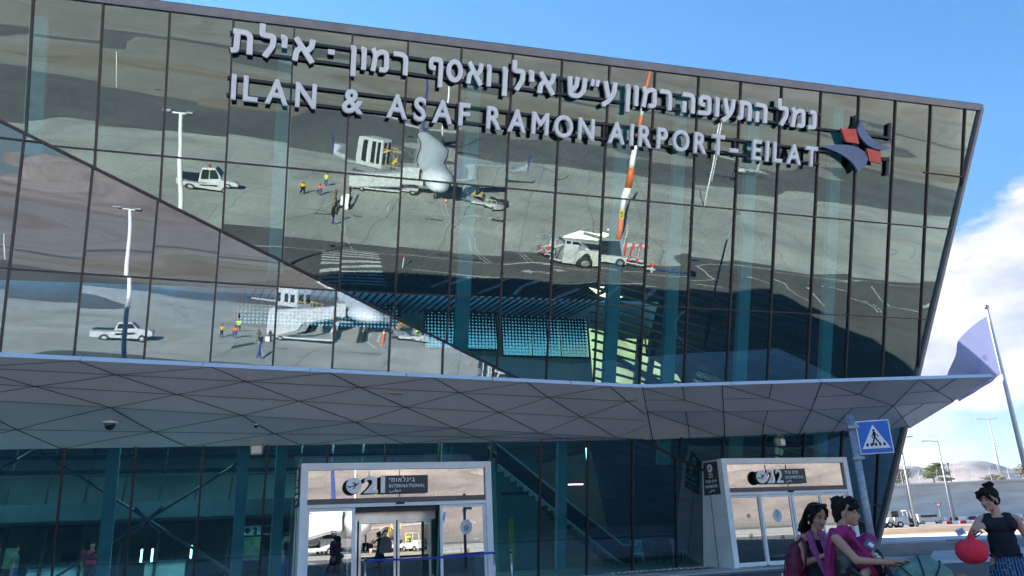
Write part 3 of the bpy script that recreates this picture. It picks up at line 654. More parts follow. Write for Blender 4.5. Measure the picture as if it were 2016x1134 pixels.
core = thing('lift_core', 'pale green lift enclosure standing inside the glass right of door 21', 'lift', wJ(12.0, 0, 5.2))
mb = MB(); mb.box(wJ(11.95, 2.3, 6.2), (1.9, 1.8, 4.6), ax=(tB, nBh, V((0, 0, 1)))); obj('enclosure', mb, M.setdefault('core', mat('pale green lift cladding', (.14, .26, .23), .5)), core, world=True)
mb = MB(); mb.box(wJ(11.9, 3.1, 5.28), (1.35, .04, .14), ax=(tB, nBh, V((0, 0, 1)))); obj('header_band', mb, 'dark', core, world=True)
mb = MB(); mb.box(wJ(11.6, 1.1, 5.27), (.22, .05, 2.1), ax=(tB, nBh, V((0, 0, 1)))); obj('door_jamb', mb, 'yellow', core, world=True)
for k, (s, c_) in enumerate(((16.4, 'alu'), (17.6, 'dark'), (18.4, 'alu'))):
    ch = thing('indoor_chair', ['pale slatted chair inside the glass below the escalator', 'dark chair inside the glass beside the pale one', 'light chair inside near the portal of door 22'][k], 'chair', wJ(s, 0.03, 3.4), R(30 * k), 'chairs inside the glass')
    mb = MB(); mb.box((0, 0, .45), (.46, .46, .04)); obj('seat', mb, c_, ch)
    mb = MB()
    for q in range(5): mb.bar((-.2 + q * .1, .22, .47), (-.2 + q * .1, .28, .95), .03, .02)
    mb.bar((-.22, .28, .95), (.22, .28, .95), .04, .03); obj('backrest', mb, c_, ch)
    for x in (-.2, .2):
        for y in (-.2, .2): mb = MB(); mb.tube([(x, y, .43), (x * 1.1, y * 1.1, 0)], .015, 6); obj('leg', mb, c_, ch)
# glowing panels under the closed roof, emission stands in for sunlit patches
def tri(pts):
    mb = MB(); mb.prism([V((x, y, 16.35)) for x, y in pts], (0, 0, .06)); obj('sun_patch_glow', mb, 'sunglow_cream', term, world=True)
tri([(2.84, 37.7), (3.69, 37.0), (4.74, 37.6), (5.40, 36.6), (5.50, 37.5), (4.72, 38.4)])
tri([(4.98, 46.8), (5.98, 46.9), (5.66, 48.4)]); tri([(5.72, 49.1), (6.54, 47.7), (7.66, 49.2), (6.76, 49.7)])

# ------------------------------------------------------------------ canopy
cano = thing('entrance_canopy', 'faceted grey metal canopy with triangular soffit panels along the whole glass front', 'canopy', BASE + V((0, 0, 4)))
K_ = V((4.04, 24.25, 5.8)); TPc = V((15.93, 25.25, 5.8)); TLc = V((-11.5, 16.48, 5.8)); dL = (TLc - K_).normalized(); TLL = TLc + dL * 9
B0 = V((4.97, 28.66, 4.6)); BL = V((-14.35, 21.17, 4.35)); dB_ = (BL - B0).normalized(); BLL = BL + dB_ * 9
CL = V((-12.4, 18.0, 5.1)); dC = (CL - B0).normalized(); CLL = CL + dC * 9
B1 = V((10.88, 30.75, 4.72)); BR = V((16.42, 32.4, 5.0))
def soff(name, pts, m='soffit'):
    mb = MB(); mb.poly(pts); o = obj(name, mb, m, cano, world=True); return o
jn = MB()
def joint(a, b, w=.022):
    a = V(a); b = V(b); d = (b - a).normalized(); up_ = V((0, -.35, .94)); n = d.cross(V((0, 0, 1))).normalized()
    o = V((.0, -.006, -.012)); jn.prism([a + n * w / 2 + o, b + n * w / 2 + o, b - n * w / 2 + o, a - n * w / 2 + o], (0, .002, .006))
soff('soffit_panel', [BLL, B0, CLL])
midR = [K_.lerp(TPc, t) for t in (0, .22, .5, .78, 1.0)]; botR = [B0.lerp(B1, t) if t <= 1 else B1.lerp(BR, t - 1) for t in (0, .5, 1.05, 1.6, 2.0)]
inr = []
for i, (a, b) in enumerate(zip(midR, botR)): q = a.lerp(b, .42); q.z -= .10 * math.sin(i / 4 * math.pi); inr.append(q)
for i in range(4):
    soff('soffit_panel', [midR[i], midR[i + 1], inr[i + 1]]); soff('soffit_panel', [midR[i], inr[i + 1], inr[i]])
    soff('soffit_panel', [inr[i], inr[i + 1], botR[i + 1]]); soff('soffit_panel', [inr[i], botR[i + 1], botR[i]])
    joint(midR[i], inr[i + 1]); joint(inr[i], botR[i + 1]); joint(inr[i], inr[i + 1]); joint(midR[i], inr[i]); joint(inr[i], botR[i], .03)
    ma, mb_ = midR[i].lerp(inr[i + 1], .5), inr[i].lerp(inr[i + 1], .5); joint(ma, midR[i].lerp(midR[i + 1], .5)); joint(ma, inr[i].lerp(midR[i], .5)); joint(inr[i].lerp(botR[i + 1], .5), mb_); joint(inr[i].lerp(botR[i + 1], .5), botR[i].lerp(botR[i + 1], .5))
joint(inr[4], midR[3]); joint(inr[4], botR[4])
# triangular joint lattice on the long left part
def pu(u, v):   # u metres left of the fold end along the crease (0..27), v 0 bottom .. 1 crease .. 2 top
    tt = u / 27.5
    b = B0.lerp(BLL, tt); c = B0.lerp(CLL, tt); t = K_.lerp(TLL, tt)
    return b.lerp(c, v) if v <= 1 else c.lerp(t, v - 1)
rowsv = [0, .45, 1.0, 1.40, 1.75, 2.0]; sh = [1.7, .9, 0, -.95, -1.75, -2.2]
Lu = 3.05
mb = MB()
for i in range(40):
    for j in range(4): mb.poly([pu(27.5 * i / 40, 1 + j / 4), pu(27.5 * (i + 1) / 40, 1 + j / 4), pu(27.5 * (i + 1) / 40, 1 + (j + 1) / 4), pu(27.5 * i / 40, 1 + (j + 1) / 4)])
obj('soffit_panel', mb, 'soffit', cano, world=True)
def juv(u0, v0, u1, v1, w):
    n = max(2, int(abs(u1 - u0) / .6) + 2)
    for i in range(n):
        a, b = i / n, (i + 1) / n; ua, ub = u0 + (u1 - u0) * a, u0 + (u1 - u0) * b
        if min(ua, ub) < 0 or max(ua, ub) > 27.4: continue
        joint(pu(ua, v0 + (v1 - v0) * a), pu(ub, v0 + (v1 - v0) * b), w)
for k in range(-3, 11):
    P = [1.6 + k * Lu - s_ * 1.25 for s_ in sh]
    for i in range(5):
        juv(P[i], rowsv[i], P[i + 1], rowsv[i + 1], .030); juv(P[i], rowsv[i], P[i + 1] - Lu, rowsv[i + 1], .017)
    for i in (1, 3, 4): juv(P[i], rowsv[i], P[i] - Lu, rowsv[i], .017)
juv(27, 1, .2, 1, .014)
obj('panel_joint', jn, 'joint', cano, world=True)
# fascia and top
up1 = V((0, .02, .13))
for a, b in ((TLL, K_), (K_, TPc)):
    L_ = (b - a).length; n = max(2, int(round(L_ / 2.75)))
    for i in range(n):
        p = a.lerp(b, i / n); q = a.lerp(b, (i + 1) / n); d = (q - p).normalized(); mb = MB(); e = d * .012
        mb.prism([p + e, q - e, q - e + V((-.01, .15, .13)), p + e + V((-.01, .15, .13))], V((0, .03, -.01))); obj('fascia_panel', mb, 'fascia', cano, world=True)
zt = V((0, .16, .12)); fA = lambda x: x
mb = MB(); mb.poly([TLL + zt, K_ + zt, V((4.6, 27.9, 5.9)), wB(-22, 6.0)]); mb.poly([K_ + zt, TPc + zt, BR + V((.1, -.05, .12)), V((15.9, 32.2, 5.6)), V((4.6, 27.9, 5.9))]); mb.poly([TPc + V((0, .02, 0)), TPc + zt, BR + V((.1, -.05, .12)), BR]); obj('canopy_roof', mb, 'fascia', cano, world=True)
def dome_camera(loc, r, label):
    t = thing('dome_camera', label, 'camera', loc)
    mb = MB(); mb.lathe([(0, .05), (r * 1.5, .05), (r * 1.5, 0), (0, 0)], 18); obj('mount_ring', mb, 'white', t)
    mb = MB(); mb.lathe([(r, 0.0), (r, -r * .5), (r * .8, -r * 1.0), (r * .4, -r * 1.3), (0, -r * 1.38)], 18); obj('dome', mb, 'winglass', t, True)
dome_camera((-10.85, 20.2, 4.78), .13, 'black dome security camera in a white ring under the left end of the canopy')
dome_camera((-7.5, 21.8, 4.80), .06, 'tiny dark dome camera above the hanging beige lamp near door 21')
def hang_lamp(loc, label, rz):
    t = thing('floodlight', label, 'floodlight', loc, rz, 'beige lamps hung below the canopy', 1.0)
    mb = MB(); mb.box((0, 0, -.33), (.34, .2, .28)); obj('housing', mb, 'beige', t, bevel=.02)
    mb = MB(); mb.box((0, -.105, -.33), (.28, .012, .2)); obj('lens', mb, 'letter', t)
    mb = MB(); mb.tube([(-.19, 0, -.3), (-.19, 0, -.16), (-.1, 0, -.06), (0, 0, -.03), (.1, 0, -.06), (.19, 0, -.16), (.19, 0, -.3)], .014, 6); mb.tube([(0, 0, -.03), (0, 0, .12)], .02, 8); obj('bracket', mb, 'beige', t)
hang_lamp((-8.05, 23.6, 4.63), 'boxy beige floodlight hung from the canopy edge left of door 21', R(15))
hang_lamp((10.1, 29.9, 4.74), 'boxy beige floodlight hung from the canopy edge above door 22', R(40))
for i, (x, y, z) in enumerate(((-7.14, 20.36, 5.28), (-4.6, 23.9, 4.78), (-3.5, 21.4, 5.5), (2.4, 25.4, 5.36))):
    mb = MB(); mb.prism([(x - .3, y - .05, z), (x + .3, y + .08, z), (x + .12, y + .24, z - .02), (x - .16, y + .14, z - .02)], (0, 0, -.03)); obj('vent_plate', mb, 'beige', cano, world=True)
# pale air: even haze over the whole valley
hz = MB(); hz.box((0, 0, 849.0), (53000, 53000, 1700))
M['air'] = bpy.data.materials.new('pale desert air'); M['air'].use_nodes = True; t_ = M['air'].node_tree
for n_ in list(t_.nodes): t_.nodes.remove(n_)
o_ = t_.nodes.new('ShaderNodeOutputMaterial'); pv_ = t_.nodes.new('ShaderNodeVolumePrincipled'); pv_.inputs['Density'].default_value = 1.3e-5; pv_.inputs['Color'].default_value = (.62, .78, 1, 1); pv_.inputs['Anisotropy'].default_value = 0.3
t_.links.new(pv_.outputs[0], o_.inputs['Volume'])
tag(obj('haze', hz, 'air'), kind='stuff')
# white stones along the foot of the glass
st = MB(); rs = random.Random(3)
for i in range(420):
    s = rs.uniform(13.0, 24); d = abs(rs.gauss(0, .28)) + .12; r = rs.uniform(.015, .05); p = oB + tB * s + nBh * d; p.z = .02 + r * .4
    st.ell(p, (r, r * rs.uniform(.6, 1), r * .7), 6, 4)
tag(obj('white_stones', st, M.setdefault('stone', mat('white limestone chips', (.5, .48, .44), .9)), smooth=False), kind='stuff')
# ------------------------------------------------------------------ lettering
def glyph_mesh(ch, bold=.02, depth=.06):
    c = bpy.data.curves.new('glyph', 'FONT'); c.body = ch; c.size = 1; c.extrude = depth; c.bevel_depth = bold; c.bevel_resolution = 0; c.resolution_u = 4
    o = bpy.data.objects.new('glyph', c); col.objects.link(o); bpy.context.view_layer.update()
    me = bpy.data.meshes.new_from_object(o.evaluated_get(bpy.context.evaluated_depsgraph_get()))
    mb = MB(); mb.v = [v.co.copy() for v in me.vertices]; mb.f = [tuple(p.vertices) for p in me.polygons]
    bpy.data.objects.remove(o); bpy.data.curves.remove(c); bpy.data.meshes.remove(me); return mb
def rnd_poly(pts, r):     # round the inner corners of a centre line
    if r <= 0 or len(pts) < 3: return pts
    o = [pts[0]]
    for i in range(1, len(pts) - 1):
        a, b, c = V(pts[i - 1]), V(pts[i]), V(pts[i + 1]); q = min(r, (a - b).length * .49, (c - b).length * .49); p0 = b + (a - b).normalized() * q; p1 = b + (c - b).normalized() * q
        for t in (0, .25, .5, .75, 1): o.append(tuple(p0 * (1 - t) ** 2 + b * 2 * t * (1 - t) + p1 * t * t))
    return o + [pts[-1]]
def stroke(mb, pts, w, z0, z1, closed=False):
    P = [V(p) for p in pts]; n = len(P); Lp, Rp = [], []
    for i in range(n):
        if closed: d0 = (P[i] - P[i - 1]).normalized(); d1 = (P[(i + 1) % n] - P[i]).normalized()
        else: d0 = (P[i] - P[i - 1]).normalized() if i else (P[1] - P[0]).normalized(); d1 = (P[i + 1] - P[i]).normalized() if i < n - 1 else d0
        t = (d0 + d1).normalized(); m = V((-t.y, t.x)); k = w / 2 / max(.45, m.dot(V((-d0.y, d0.x)))); Lp.append(P[i] + m * k); Rp.append(P[i] - m * k)
    i0 = len(mb.v)
    for a, b in zip(Lp, Rp): mb.v += [V((a.x, a.y, z1)), V((b.x, b.y, z1)), V((b.x, b.y, z0)), V((a.x, a.y, z0))]
    for i in range(n if closed else n - 1):
        a = i0 + i * 4; b = i0 + ((i + 1) % n) * 4
        for k in range(4): mb.f.append((a + k, a + (k + 1) % 4, b + (k + 1) % 4, b + k))
    if not closed: mb.f.append((i0, i0 + 1, i0 + 2, i0 + 3)); e = i0 + (n - 1) * 4; mb.f.append((e + 3, e + 2, e + 1, e))
HB = {  # hebrew letters: (advance width, [(points, rounding, closed)])
    'א': (.86, [([(.10, 1), (.76, 0)], 0), ([(.74, 1), (.70, .66), (.50, .46)], .1), ([(.33, .60), (.14, .42), (.10, 0)], .12)]),
    'ב': (.72, [([(.04, .9), (.50, .9), (.50, .1)], .18), ([(.0, .1), (.68, .1)], 0)]),
    'ד': (.66, [([(0, .9), (.62, .9)], 0), ([(.48, .82), (.48, 0)], 0)]),
    'ה': (.74, [([(0, .9), (.60, .9), (.60, 0)], .22), ([(.12, .56), (.12, 0)], 0)]),
    'ו': (.28, [([(.0, .9), (.14, .9), (.14, 0)], .05)]),
    'י': (.28, [([(.0, .92), (.14, .92), (.14, .48)], .05)]),
    'ל': (.62, [([(.10, 1.38), (.10, .9), (.52, .9), (.50, .50), (.22, 0)], .10)]),
    'מ': (.82, [([(.06, 1), (.20, .74), (.10, 0)], .05), ([(.20, .70), (.40, .90), (.68, .88), (.70, .10), (.38, .10)], .16)]),
    'ם': (.74, [([(.10, .9), (.62, .9), (.62, .1), (.10, .1)], .0, 1)]),
    'ן': (.28, [([(.0, .9), (.14, .9), (.14, -.34)], .05)]),
    'נ': (.52, [([(.08, .9), (.36, .9), (.36, .1), (.0, .1)], .10)]),
    'ס': (.84, [([(.38 + .31 * math.cos(a * math.pi / 10), .5 + .42 * math.sin(a * math.pi / 10)) for a in range(20)], 0, 1)]),
    'ע': (.72, [([(.10, 1), (.30, .22)], 0), ([(.60, 1), (.56, .45), (.30, .04), (-.02, -.16)], .25)]),
    'פ': (.76, [([(.34, .52), (.12, .52), (.12, .9), (.60, .9), (.62, .1), (.0, .1)], .16)]),
    'ף': (.76, [([(.34, .50), (.10, .50), (.10, .9), (.60, .9), (.60, -.34)], .16)]),
    'צ': (.74, [([(.08, 1), (.56, .1)], 0), ([(.0, .1), (.66, .1)], 0), ([(.60, 1), (.56, .70), (.38, .52)], .1)]),
    'ר': (.68, [([(.0, .9), (.56, .9), (.56, 0)], .26)]),
    'ש': (.96, [([(.08, 1), (.16, .10), (.56, .10), (.80, .40), (.84, 1)], .16), ([(.46, 1), (.42, .56), (.20, .36)], .12)]),
    'ת': (.84, [([(.06, .9), (.68, .9), (.68, 0)], .24), ([(.22, .84), (.20, .12), (.0, .08)], .08)]),
    '״': (.46, [([(.12, 1.0), (.06, .68)], 0), ([(.36, 1.0), (.30, .68)], 0)]),
    '-': (.46, [([(.06, .5), (.40, .5)], 0)]),
    ' ': (.42, [])}
def heb_mesh(ch, w=.2, depth=.12):
    mb = MB()
    for i, st_ in enumerate(HB[ch][1]):
        pts = st_[0]; cl = len(st_) > 2
        if not cl: pts = rnd_poly(pts, st_[1])
        stroke(mb, pts, w * (.8 if ch == '״' else 1), -depth - i * .004, i * .004, cl)
    return mb
def heb_line(text, w=.2, gap=.16, depth=.1):     # returns [(mesh, x0, x1)], visual order left to right, total width
    x = 0; out = []
    for ch in reversed(text):
        adv = HB[ch][0]
        if ch != ' ': out.append((ch, heb_mesh(ch, w, depth), x))
        x += adv + gap
    return out, x - gap
def place(mb, o, ex_, ey_, ez_, sx_=1, sy_=1, sz_=1, dx=0):
    m = MB(); m.f = list(mb.f); m.v = [o + ex_ * ((v.x + dx) * sx_) + ey_ * (v.y * sy_) + ez_ * (v.z * sz_) for v in mb.v]; return m

# the big name sign, carried on dark rails in front of the leaning glass
OFF = .30
cO = V((0, 0, 1.6)); dist = nA.dot(cO) + 25.8660; KF = (dist - OFF) / dist
s_c = (cO - oA).dot(tA); h_c = (cO - oA).dot(sA)
def SG(s, h, d=0.0): return wA(s_c + (s - s_c) * KF, h_c + (h - h_c) * KF, OFF + d)
sign = thing('airport_name_sign', 'white Hebrew and English letter sign with a blue and red star emblem', 'sign', wA(9, 16.5, .3))
words = [('ILAN', -1.76, .80), ('&', 1.64, 2.34), ('ASAF', 3.08, 5.90), ('RAMON', 6.52, 10.50), ('AIRPORT', 11.08, 15.86), ('-', 16.12, 16.52), ('EILAT', 17.14, 20.10)]
CAPH = .80
gm = {}
for wd, a, b in words:
    gl = []; x = 0
    for ch in wd:
        if ch not in gm: gm[ch] = glyph_mesh(ch, .030, .05)
        g = gm[ch]; x0 = min(v.x for v in g.v); x1 = max(v.x for v in g.v); gl.append((g, x - x0)); x += (x1 - x0) + .22
    tot = x - .22; ys = [v.y for v in gm['I'].v] if 'I' in gm else [0, .7]; ch_ = max(ys) - min(ys)
    sx_ = (b - a) / tot; sy_ = CAPH / ch_
    for (g, dx) in gl:
        y0 = min(ys) if wd != '-' else 0
        m = place(g, SG(a, 15.64), tA, sA, nA, sx_, sy_, .9, dx); obj('letter', m, 'letter', sign, world=True)
hw = [('אילת', -1.84, .70), ('-', 1.08, 1.36), ('רמון', 1.84, 3.72), ('ואסף', 4.44, 6.62), ('אילן', 7.02, 8.98), ('ע״ש', 9.46, 11.36), ('רמון', 11.72, 13.60), ('התעופה', 14.05, 17.74), ('נמל', 18.22, 20.06)]
for wd, a, b in hw:
    ln, tot = heb_line(wd, .215, .17, .13)
    sx_ = (b - a) / tot
    for ch, g, x in ln:
        y = 17.10 if wd != '-' else 17.16
        m = place(g, SG(a, y), tA, sA, nA, sx_ if wd != '-' else .62, .74, .9, x if wd != '-' else 0); obj('letter', m, 'letter', sign, world=True)
for h in (15.80, 16.34, 17.22, 17.76):
    mb = MB(); s1_ = 20.3 if h in (15.80, 17.76) else 23.8
    if h == 15.80: s1_ = 20.4
    mb.bar(SG(-1.9, h, -.17), SG(s1_, h, -.17), .085, .06, side=sA); obj('rail', mb, 'dark', sign, world=True)
for s in [K0 + k * PS for k in range(-1, 14)]:
    for h in (16.07, 17.49):
        if s < 23.9: mb = MB(); mb.bar(SG(s, h - .36, -.23), SG(s, h + .36, -.23), .07, .08, side=tA); mb.bar(SG(s, h, -.23), SG(s, h, -.40), .06, .06, side=tA); obj('bracket', mb, 'dark', sign, world=True)
# emblem
def curve2(p0, c, p1, n=10): return [tuple(V(p0) * (1 - t) ** 2 + V(c) * 2 * t * (1 - t) + V(p1) * t * t) for t in [i / n for i in range(n + 1)]]
def emb(pts, m, z=0):
    mb = MB(); mb.prism([SG(a, b, -.08 + z) for a, b in pts], nA * .10); obj('emblem_panel', mb, m, sign, world=True)
up_blade = curve2((22.16, 17.74), (22.45, 16.9), (23.75, 16.75)) + curve2((23.75, 16.75), (22.6, 16.35), (21.98, 17.30))[1:]
emb(up_blade, 'logo_blue')
lo_blade = curve2((20.34, 16.50), (22.1, 16.45), (22.16, 15.66)) + curve2((22.16, 15.66), (22.95, 16.1), (22.50, 16.52))[1:] + curve2((22.50, 16.52), (21.8, 17.05), (20.34, 16.50))[1:-1]
lo_blade = curve2((20.30, 16.46), (21.75, 16.30), (22.14, 15.62)) + curve2((22.14, 15.62), (22.60, 15.95), (22.58, 16.22))[1:] + curve2((22.58, 16.22), (22.2, 16.95), (20.30, 16.46))[1:-1]
emb(lo_blade, 'logo_blue')
emb([(21.20, 17.28), (21.90, 17.34), (22.12, 16.76), (21.46, 16.78)], 'logo_red', .01)
emb([(22.50, 16.62), (23.18, 16.56), (23.24, 16.08), (22.66, 16.12)], 'logo_red', .01)
for a, b in (((23.75, 17.80), (23.75, 17.15)), ((23.75, 16.30), (23.75, 15.65)), ((23.0, 17.22), (23.85, 17.22)), ((23.0, 16.30), (23.85, 16.30)), ((22.05, 17.95), (22.05, 15.7)), ((20.2, 17.22), (22.2, 17.22)), ((20.3, 16.34), (22.2, 16.34))):
    mb = MB(); mb.bar(SG(a[0], a[1], -.2), SG(b[0], b[1], -.2), .09, .07, side=(sA if a[1] == b[1] else tA)); obj('bracket', mb, 'dark', sign, world=True)

# ------------------------------------------------------------------ door portals
oP = V((-8.65, 22.17, 0))       # point of the portal front plane; recomputed exactly below
cV = -23.796335; Mx = Matrix((nBh, tB, (0, 0, 1))); oP = Mx.inverted() @ V((cV, 0, 0))
UP = V((0, 0, 1))
def wP(s, z, d=0.0): q = oP + tB * s + nBh * d; return V((q.x, q.y, z))
def small_text(parent, text, s0, s1, z0, z1, d, mname='letter', heb=False, origin=None, ex_=None, en=None, bold=.015, name='lettering'):
    ex_ = ex_ or tB; en = en or nBh
    if heb: ln, tot = heb_line(text, .17, .18, .02); gl = [(g, x) for ch, g, x in ln]; lo, hi = 0, 1.0; tot_ = tot
    else:
        gl = []; x = 0
        for ch in text:
            if ch == ' ': x += .35; continue
            g = glyph_mesh(ch, bold, .006); x0 = min(v.x for v in g.v); x1 = max(v.x for v in g.v); gl.append((g, x - x0)); x += x1 - x0 + (.09 if ord(ch) < 0x500 else -.05)
        tot_ = x - .09; lo = min(v.y for g, _ in gl for v in g.v); hi = max(v.y for g, _ in gl for v in g.v)
    m = MB()
    for g, x in gl:
        k = MB(); k.f = g.f; k.v = [V((v.x, v.y - lo, v.z)) for v in g.v]
        base = (origin + ex_ * s0 + UP * z0) if origin else wP(s0, z0)
        m.add(place(k, base + en * d, ex_, UP, en, (s1 - s0) / tot_, (z1 - z0) / (hi - lo), .4, x))
    return obj(name, m, mname, parent, world=True)
ARD = [0xFEF2, 0xFEDF, 0xFEED, 0xFEA9]; ARK = [0xFEF2, 0xFEE0, 0xFEA7, 0xFE8D, 0xFEA9]
def plane_icon(parent, c, r, d, ex_=None, en=None, origin=None):
    ex_ = ex_ or tB; en = en or nBh; o = (origin + ex_ * c[0] + UP * c[1]) if origin else wP(c[0], c[1]); o = o + en * d
    mb = MB(); mb.prism([o + ex_ * r * math.cos(a * math.pi / 12) + UP * r * math.sin(a * math.pi / 12) for a in range(24)], en * .03); obj('round_disc', mb, 'letter', parent, world=True)
    def pt(x, y): ca, sa = math.cos(.38), math.sin(.38); return o + en * .034 + ex_ * r * (x * ca - y * sa) + UP * r * (x * sa + y * ca)
    mb = MB(); mb.prism([pt(-.75, -.06), pt(-.68, .06), pt(.55, .07), pt(.72, 0), pt(.55, -.07)], en * .006)
    mb.prism([pt(.1, .06), pt(-.1, .42), pt(.02, .44), pt(.38, .06)], en * .007); mb.prism([pt(.1, -.06), pt(-.32, -.36), pt(-.18, -.40), pt(.38, -.06)], en * .007); mb.prism([pt(-.66, .03), pt(-.86, .30), pt(-.74, .30), pt(-.48, .04)], en * .007)
    obj('aircraft_symbol', mb, 'signgrey', parent, world=True)
def portal(s0, s1, zt, num, heb, eng, ar, opened, label, sideword):
    p = thing('door_portal', label, 'entrance', wP((s0 + s1) / 2, 0), 0, 'white framed door portals under the canopy')
    W = .20; dback = -1.9
    fr = MB(); ax3 = (tB, nBh, UP)
    fr.box(wP(s0 + W / 2, (zt - W) / 2, -.12), (W, .24, zt - W), ax=ax3); fr.box(wP(s1 - W / 2, (zt - W) / 2, -.12), (W, .24, zt - W), ax=ax3); fr.box(wP((s0 + s1) / 2, zt - W / 2, -.12), (s1 - s0, .243, W), ax=ax3)
    obj('frame', fr, 'white', p, world=True)
    def back(z): return -(1.94 - math.tan(R(10.677)) * z)     # where the side cheek meets the leaning glass
    for s, sg in ((s0, 1), (s1, -1)):
        mb = MB(); mb.prism([wP(s + .012 * sg, 0, -.24), wP(s + .012 * sg, zt - .004, -.24), wP(s + .012 * sg, zt - .004, back(zt)), wP(s + .012 * sg, 0, back(0))], tB * .05 * sg); obj('side_cheek', mb, 'white', p, world=True)
        if sg == 1: mb = MB(); mb.bar(wP(s + .006, .05, -.95), wP(s + .006, 2.7, -.95), .015, .015); obj('panel_seam', mb, 'joint', p, world=True)
    mb = MB(); mb.prism([wP(s0 + .02, zt - .006, -.24), wP(s1 - .02, zt - .006, -.24), wP(s1 - .02, zt - .006, back(zt)), wP(s0 + .02, zt - .006, back(zt))], (0, 0, -.05)); obj('top_panel', mb, 'white', p, world=True)
    i0, i1 = s0 + W, s1 - W
    # over-door glazing
    mb = MB(); mb.quad(wP(i0, 2.74, -.10), wP(i1, 2.74, -.10), wP(i1, zt - W, -.10), wP(i0, zt - W, -.10)); obj('transom_glass', mb, 'door_glass', p, world=True)
    mb = MB(); mb.box(wP((i0 + i1) / 2, 2.66, -.11), (i1 - i0, .1, .16), ax=ax3); obj('brown_rail', mb, M.setdefault('brown', mat('bronze brown rail', (.16, .12, .11), .5)), p, world=True)
    mb = MB(); mb.box(wP((i0 + i1) / 2, 2.53, -.09), (i1 - i0, .12, .10), ax=ax3); obj('header', mb, 'white', p, world=True)
    mb = MB(); mb.box(wP((i0 + i1) / 2, 2.56, -.015), (.26, .04, .05), ax=ax3); obj('door_sensor', mb, 'joint', p, world=True)
    mb = MB(); mb.box(wP((i0 + i1) / 2, 3.15, -.092), (.02, .02, .8), ax=ax3); mb.box(wP((i0 + i1) / 2 - .95, 3.35, -.092), (.015, .02, .4), ax=ax3); obj('glazing_bar', mb, 'dark', p, world=True)
    def leaf(a, b, d, z1=2.47, handle=None, sticker=None):
        f = MB(); t = .085
        f.box(wP(a + t / 2, z1 / 2 + .03, d), (t, .05, z1 - .06), ax=ax3); f.box(wP(b - t / 2, z1 / 2 + .03, d), (t, .05, z1 - .06), ax=ax3); f.box(wP((a + b) / 2, z1 - t / 2, d), (b - a - 2 * t, .05, t), ax=ax3); f.box(wP((a + b) / 2, .1, d), (b - a - 2 * t, .05, .14), ax=ax3)
        fo = obj('door_leaf', f, 'white', p, world=True)
        g = MB(); g.quad(wP(a + t, .17, d), wP(b - t, .17, d), wP(b - t, z1 - t, d), wP(a + t, z1 - t, d)); obj('glass_pane', g, 'door_glass', fo, world=True)
        c = (a + b) / 2
        for z in (1.05, 1.75) if sticker != 'blue' else (.95,):
            mb = MB(); q = wP(c + .1, z, d + .006)
            ring = [q + tB * .085 * math.cos(k * math.pi / 8) + UP * .085 * math.sin(k * math.pi / 8) for k in range(16)]; rin = [q + tB * .062 * math.cos(k * math.pi / 8) + UP * .062 * math.sin(k * math.pi / 8) for k in range(16)]
            for k in range(16): mb.quad(ring[k], ring[(k + 1) % 16], rin[(k + 1) % 16], rin[k])
            mb.poly([q + tB * .035 * math.cos(k * math.pi / 4) + UP * .035 * math.sin(k * math.pi / 4) for k in range(8)]); obj('safety_marker', mb, 'signgrey', fo, world=True)
        if sticker == 'blue':
            mb = MB(); q = wP(c, 1.72, d + .006); mb.poly([q + tB * .2 * math.cos(k * math.pi / 8) + UP * .23 * math.sin(k * math.pi / 8) for k in range(16)]); so = obj('round_sticker', mb, M.setdefault('pale', mat('pale blue sticker', (.50, .62, .72), .5)), fo, world=True)
            mb = MB()
            for k in range(3): mb.box(wP(c, 1.78 - k * .06, d + .010), (.2 - .03 * k, .004, .022), ax=ax3)
            mb.box(wP(c, 1.86, d + .010), (.05, .004, .07), ax=ax3); obj('printed_mark', mb, M.setdefault('teal', mat('teal print', (.05, .22, .30), .5)), so, world=True)
        if sticker == 'grey':
            mb = MB(); q = wP(c + .1, 1.78, d + .004); mb.poly([q + tB * .2 * math.cos(k * math.pi / 4 + .39) + UP * .24 * math.sin(k * math.pi / 4 + .39) for k in range(8)]); obj('round_sticker', mb, M.setdefault('palegrey', mat('pale grey sticker', (.55, .56, .58), .5)), fo, world=True)
    wd = (i1 - i0)
    if opened:
        leaf(i0, i0 + 1.42, -.12); leaf(i1 - 1.50, i1, -.12, sticker='grey')
        # dark reveal, inner doors
        mb = MB(); mb.box(wP((i0 + i1) / 2, 2.40, -.55), (wd, .5, .12), ax=ax3); obj('reveal', mb, 'dark', p, world=True)
        mb = MB(); mb.box(wP((i0 + i1) / 2 - .02, 2.24, -1.30), (2.9, .1, .3), ax=ax3); obj('inner_header', mb, 'alu', p, world=True)
        for a, b in ((3.9, 4.22), (4.28, 5.45), (5.50, 6.6)):
            a += s0 - 2.33; b += s0 - 2.33
            f = MB(); t = .07
            f.box(wP(a + t / 2, 1.05, -1.3), (t, .05, 2.08), ax=ax3); f.box(wP(b - t / 2, 1.05, -1.3), (t, .05, 2.08), ax=ax3); f.box(wP((a + b) / 2, 2.05, -1.3), (b - a, .045, t), ax=ax3); fo = obj('inner_door', f, 'alu', p, world=True)
            g = MB(); g.quad(wP(a + t, .1, -1.3), wP(b - t, .1, -1.3), wP(b - t, 2.0, -1.3), wP(a + t, 2.0, -1.3)); obj('glass_pane', g, M.setdefault('door_glass2', glass('inner door glass', .42, (.9, .86, .8), (.25, .32, .36))), fo, world=True)
        mb = MB(); c = wP(5.12 + s0 - 2.33, 1.25, -1.27); mb.prism([c + tB * .2 * math.cos(k * math.pi / 8) + UP * (.1 + .26 * math.sin(k * math.pi / 8)) for k in range(9)] + [c - tB * .2 - UP * .14, c + tB * .2 - UP * .14], nBh * .01); obj('arched_sticker', mb, 'signgrey', p, world=True)
    else:
        q = wd / 4
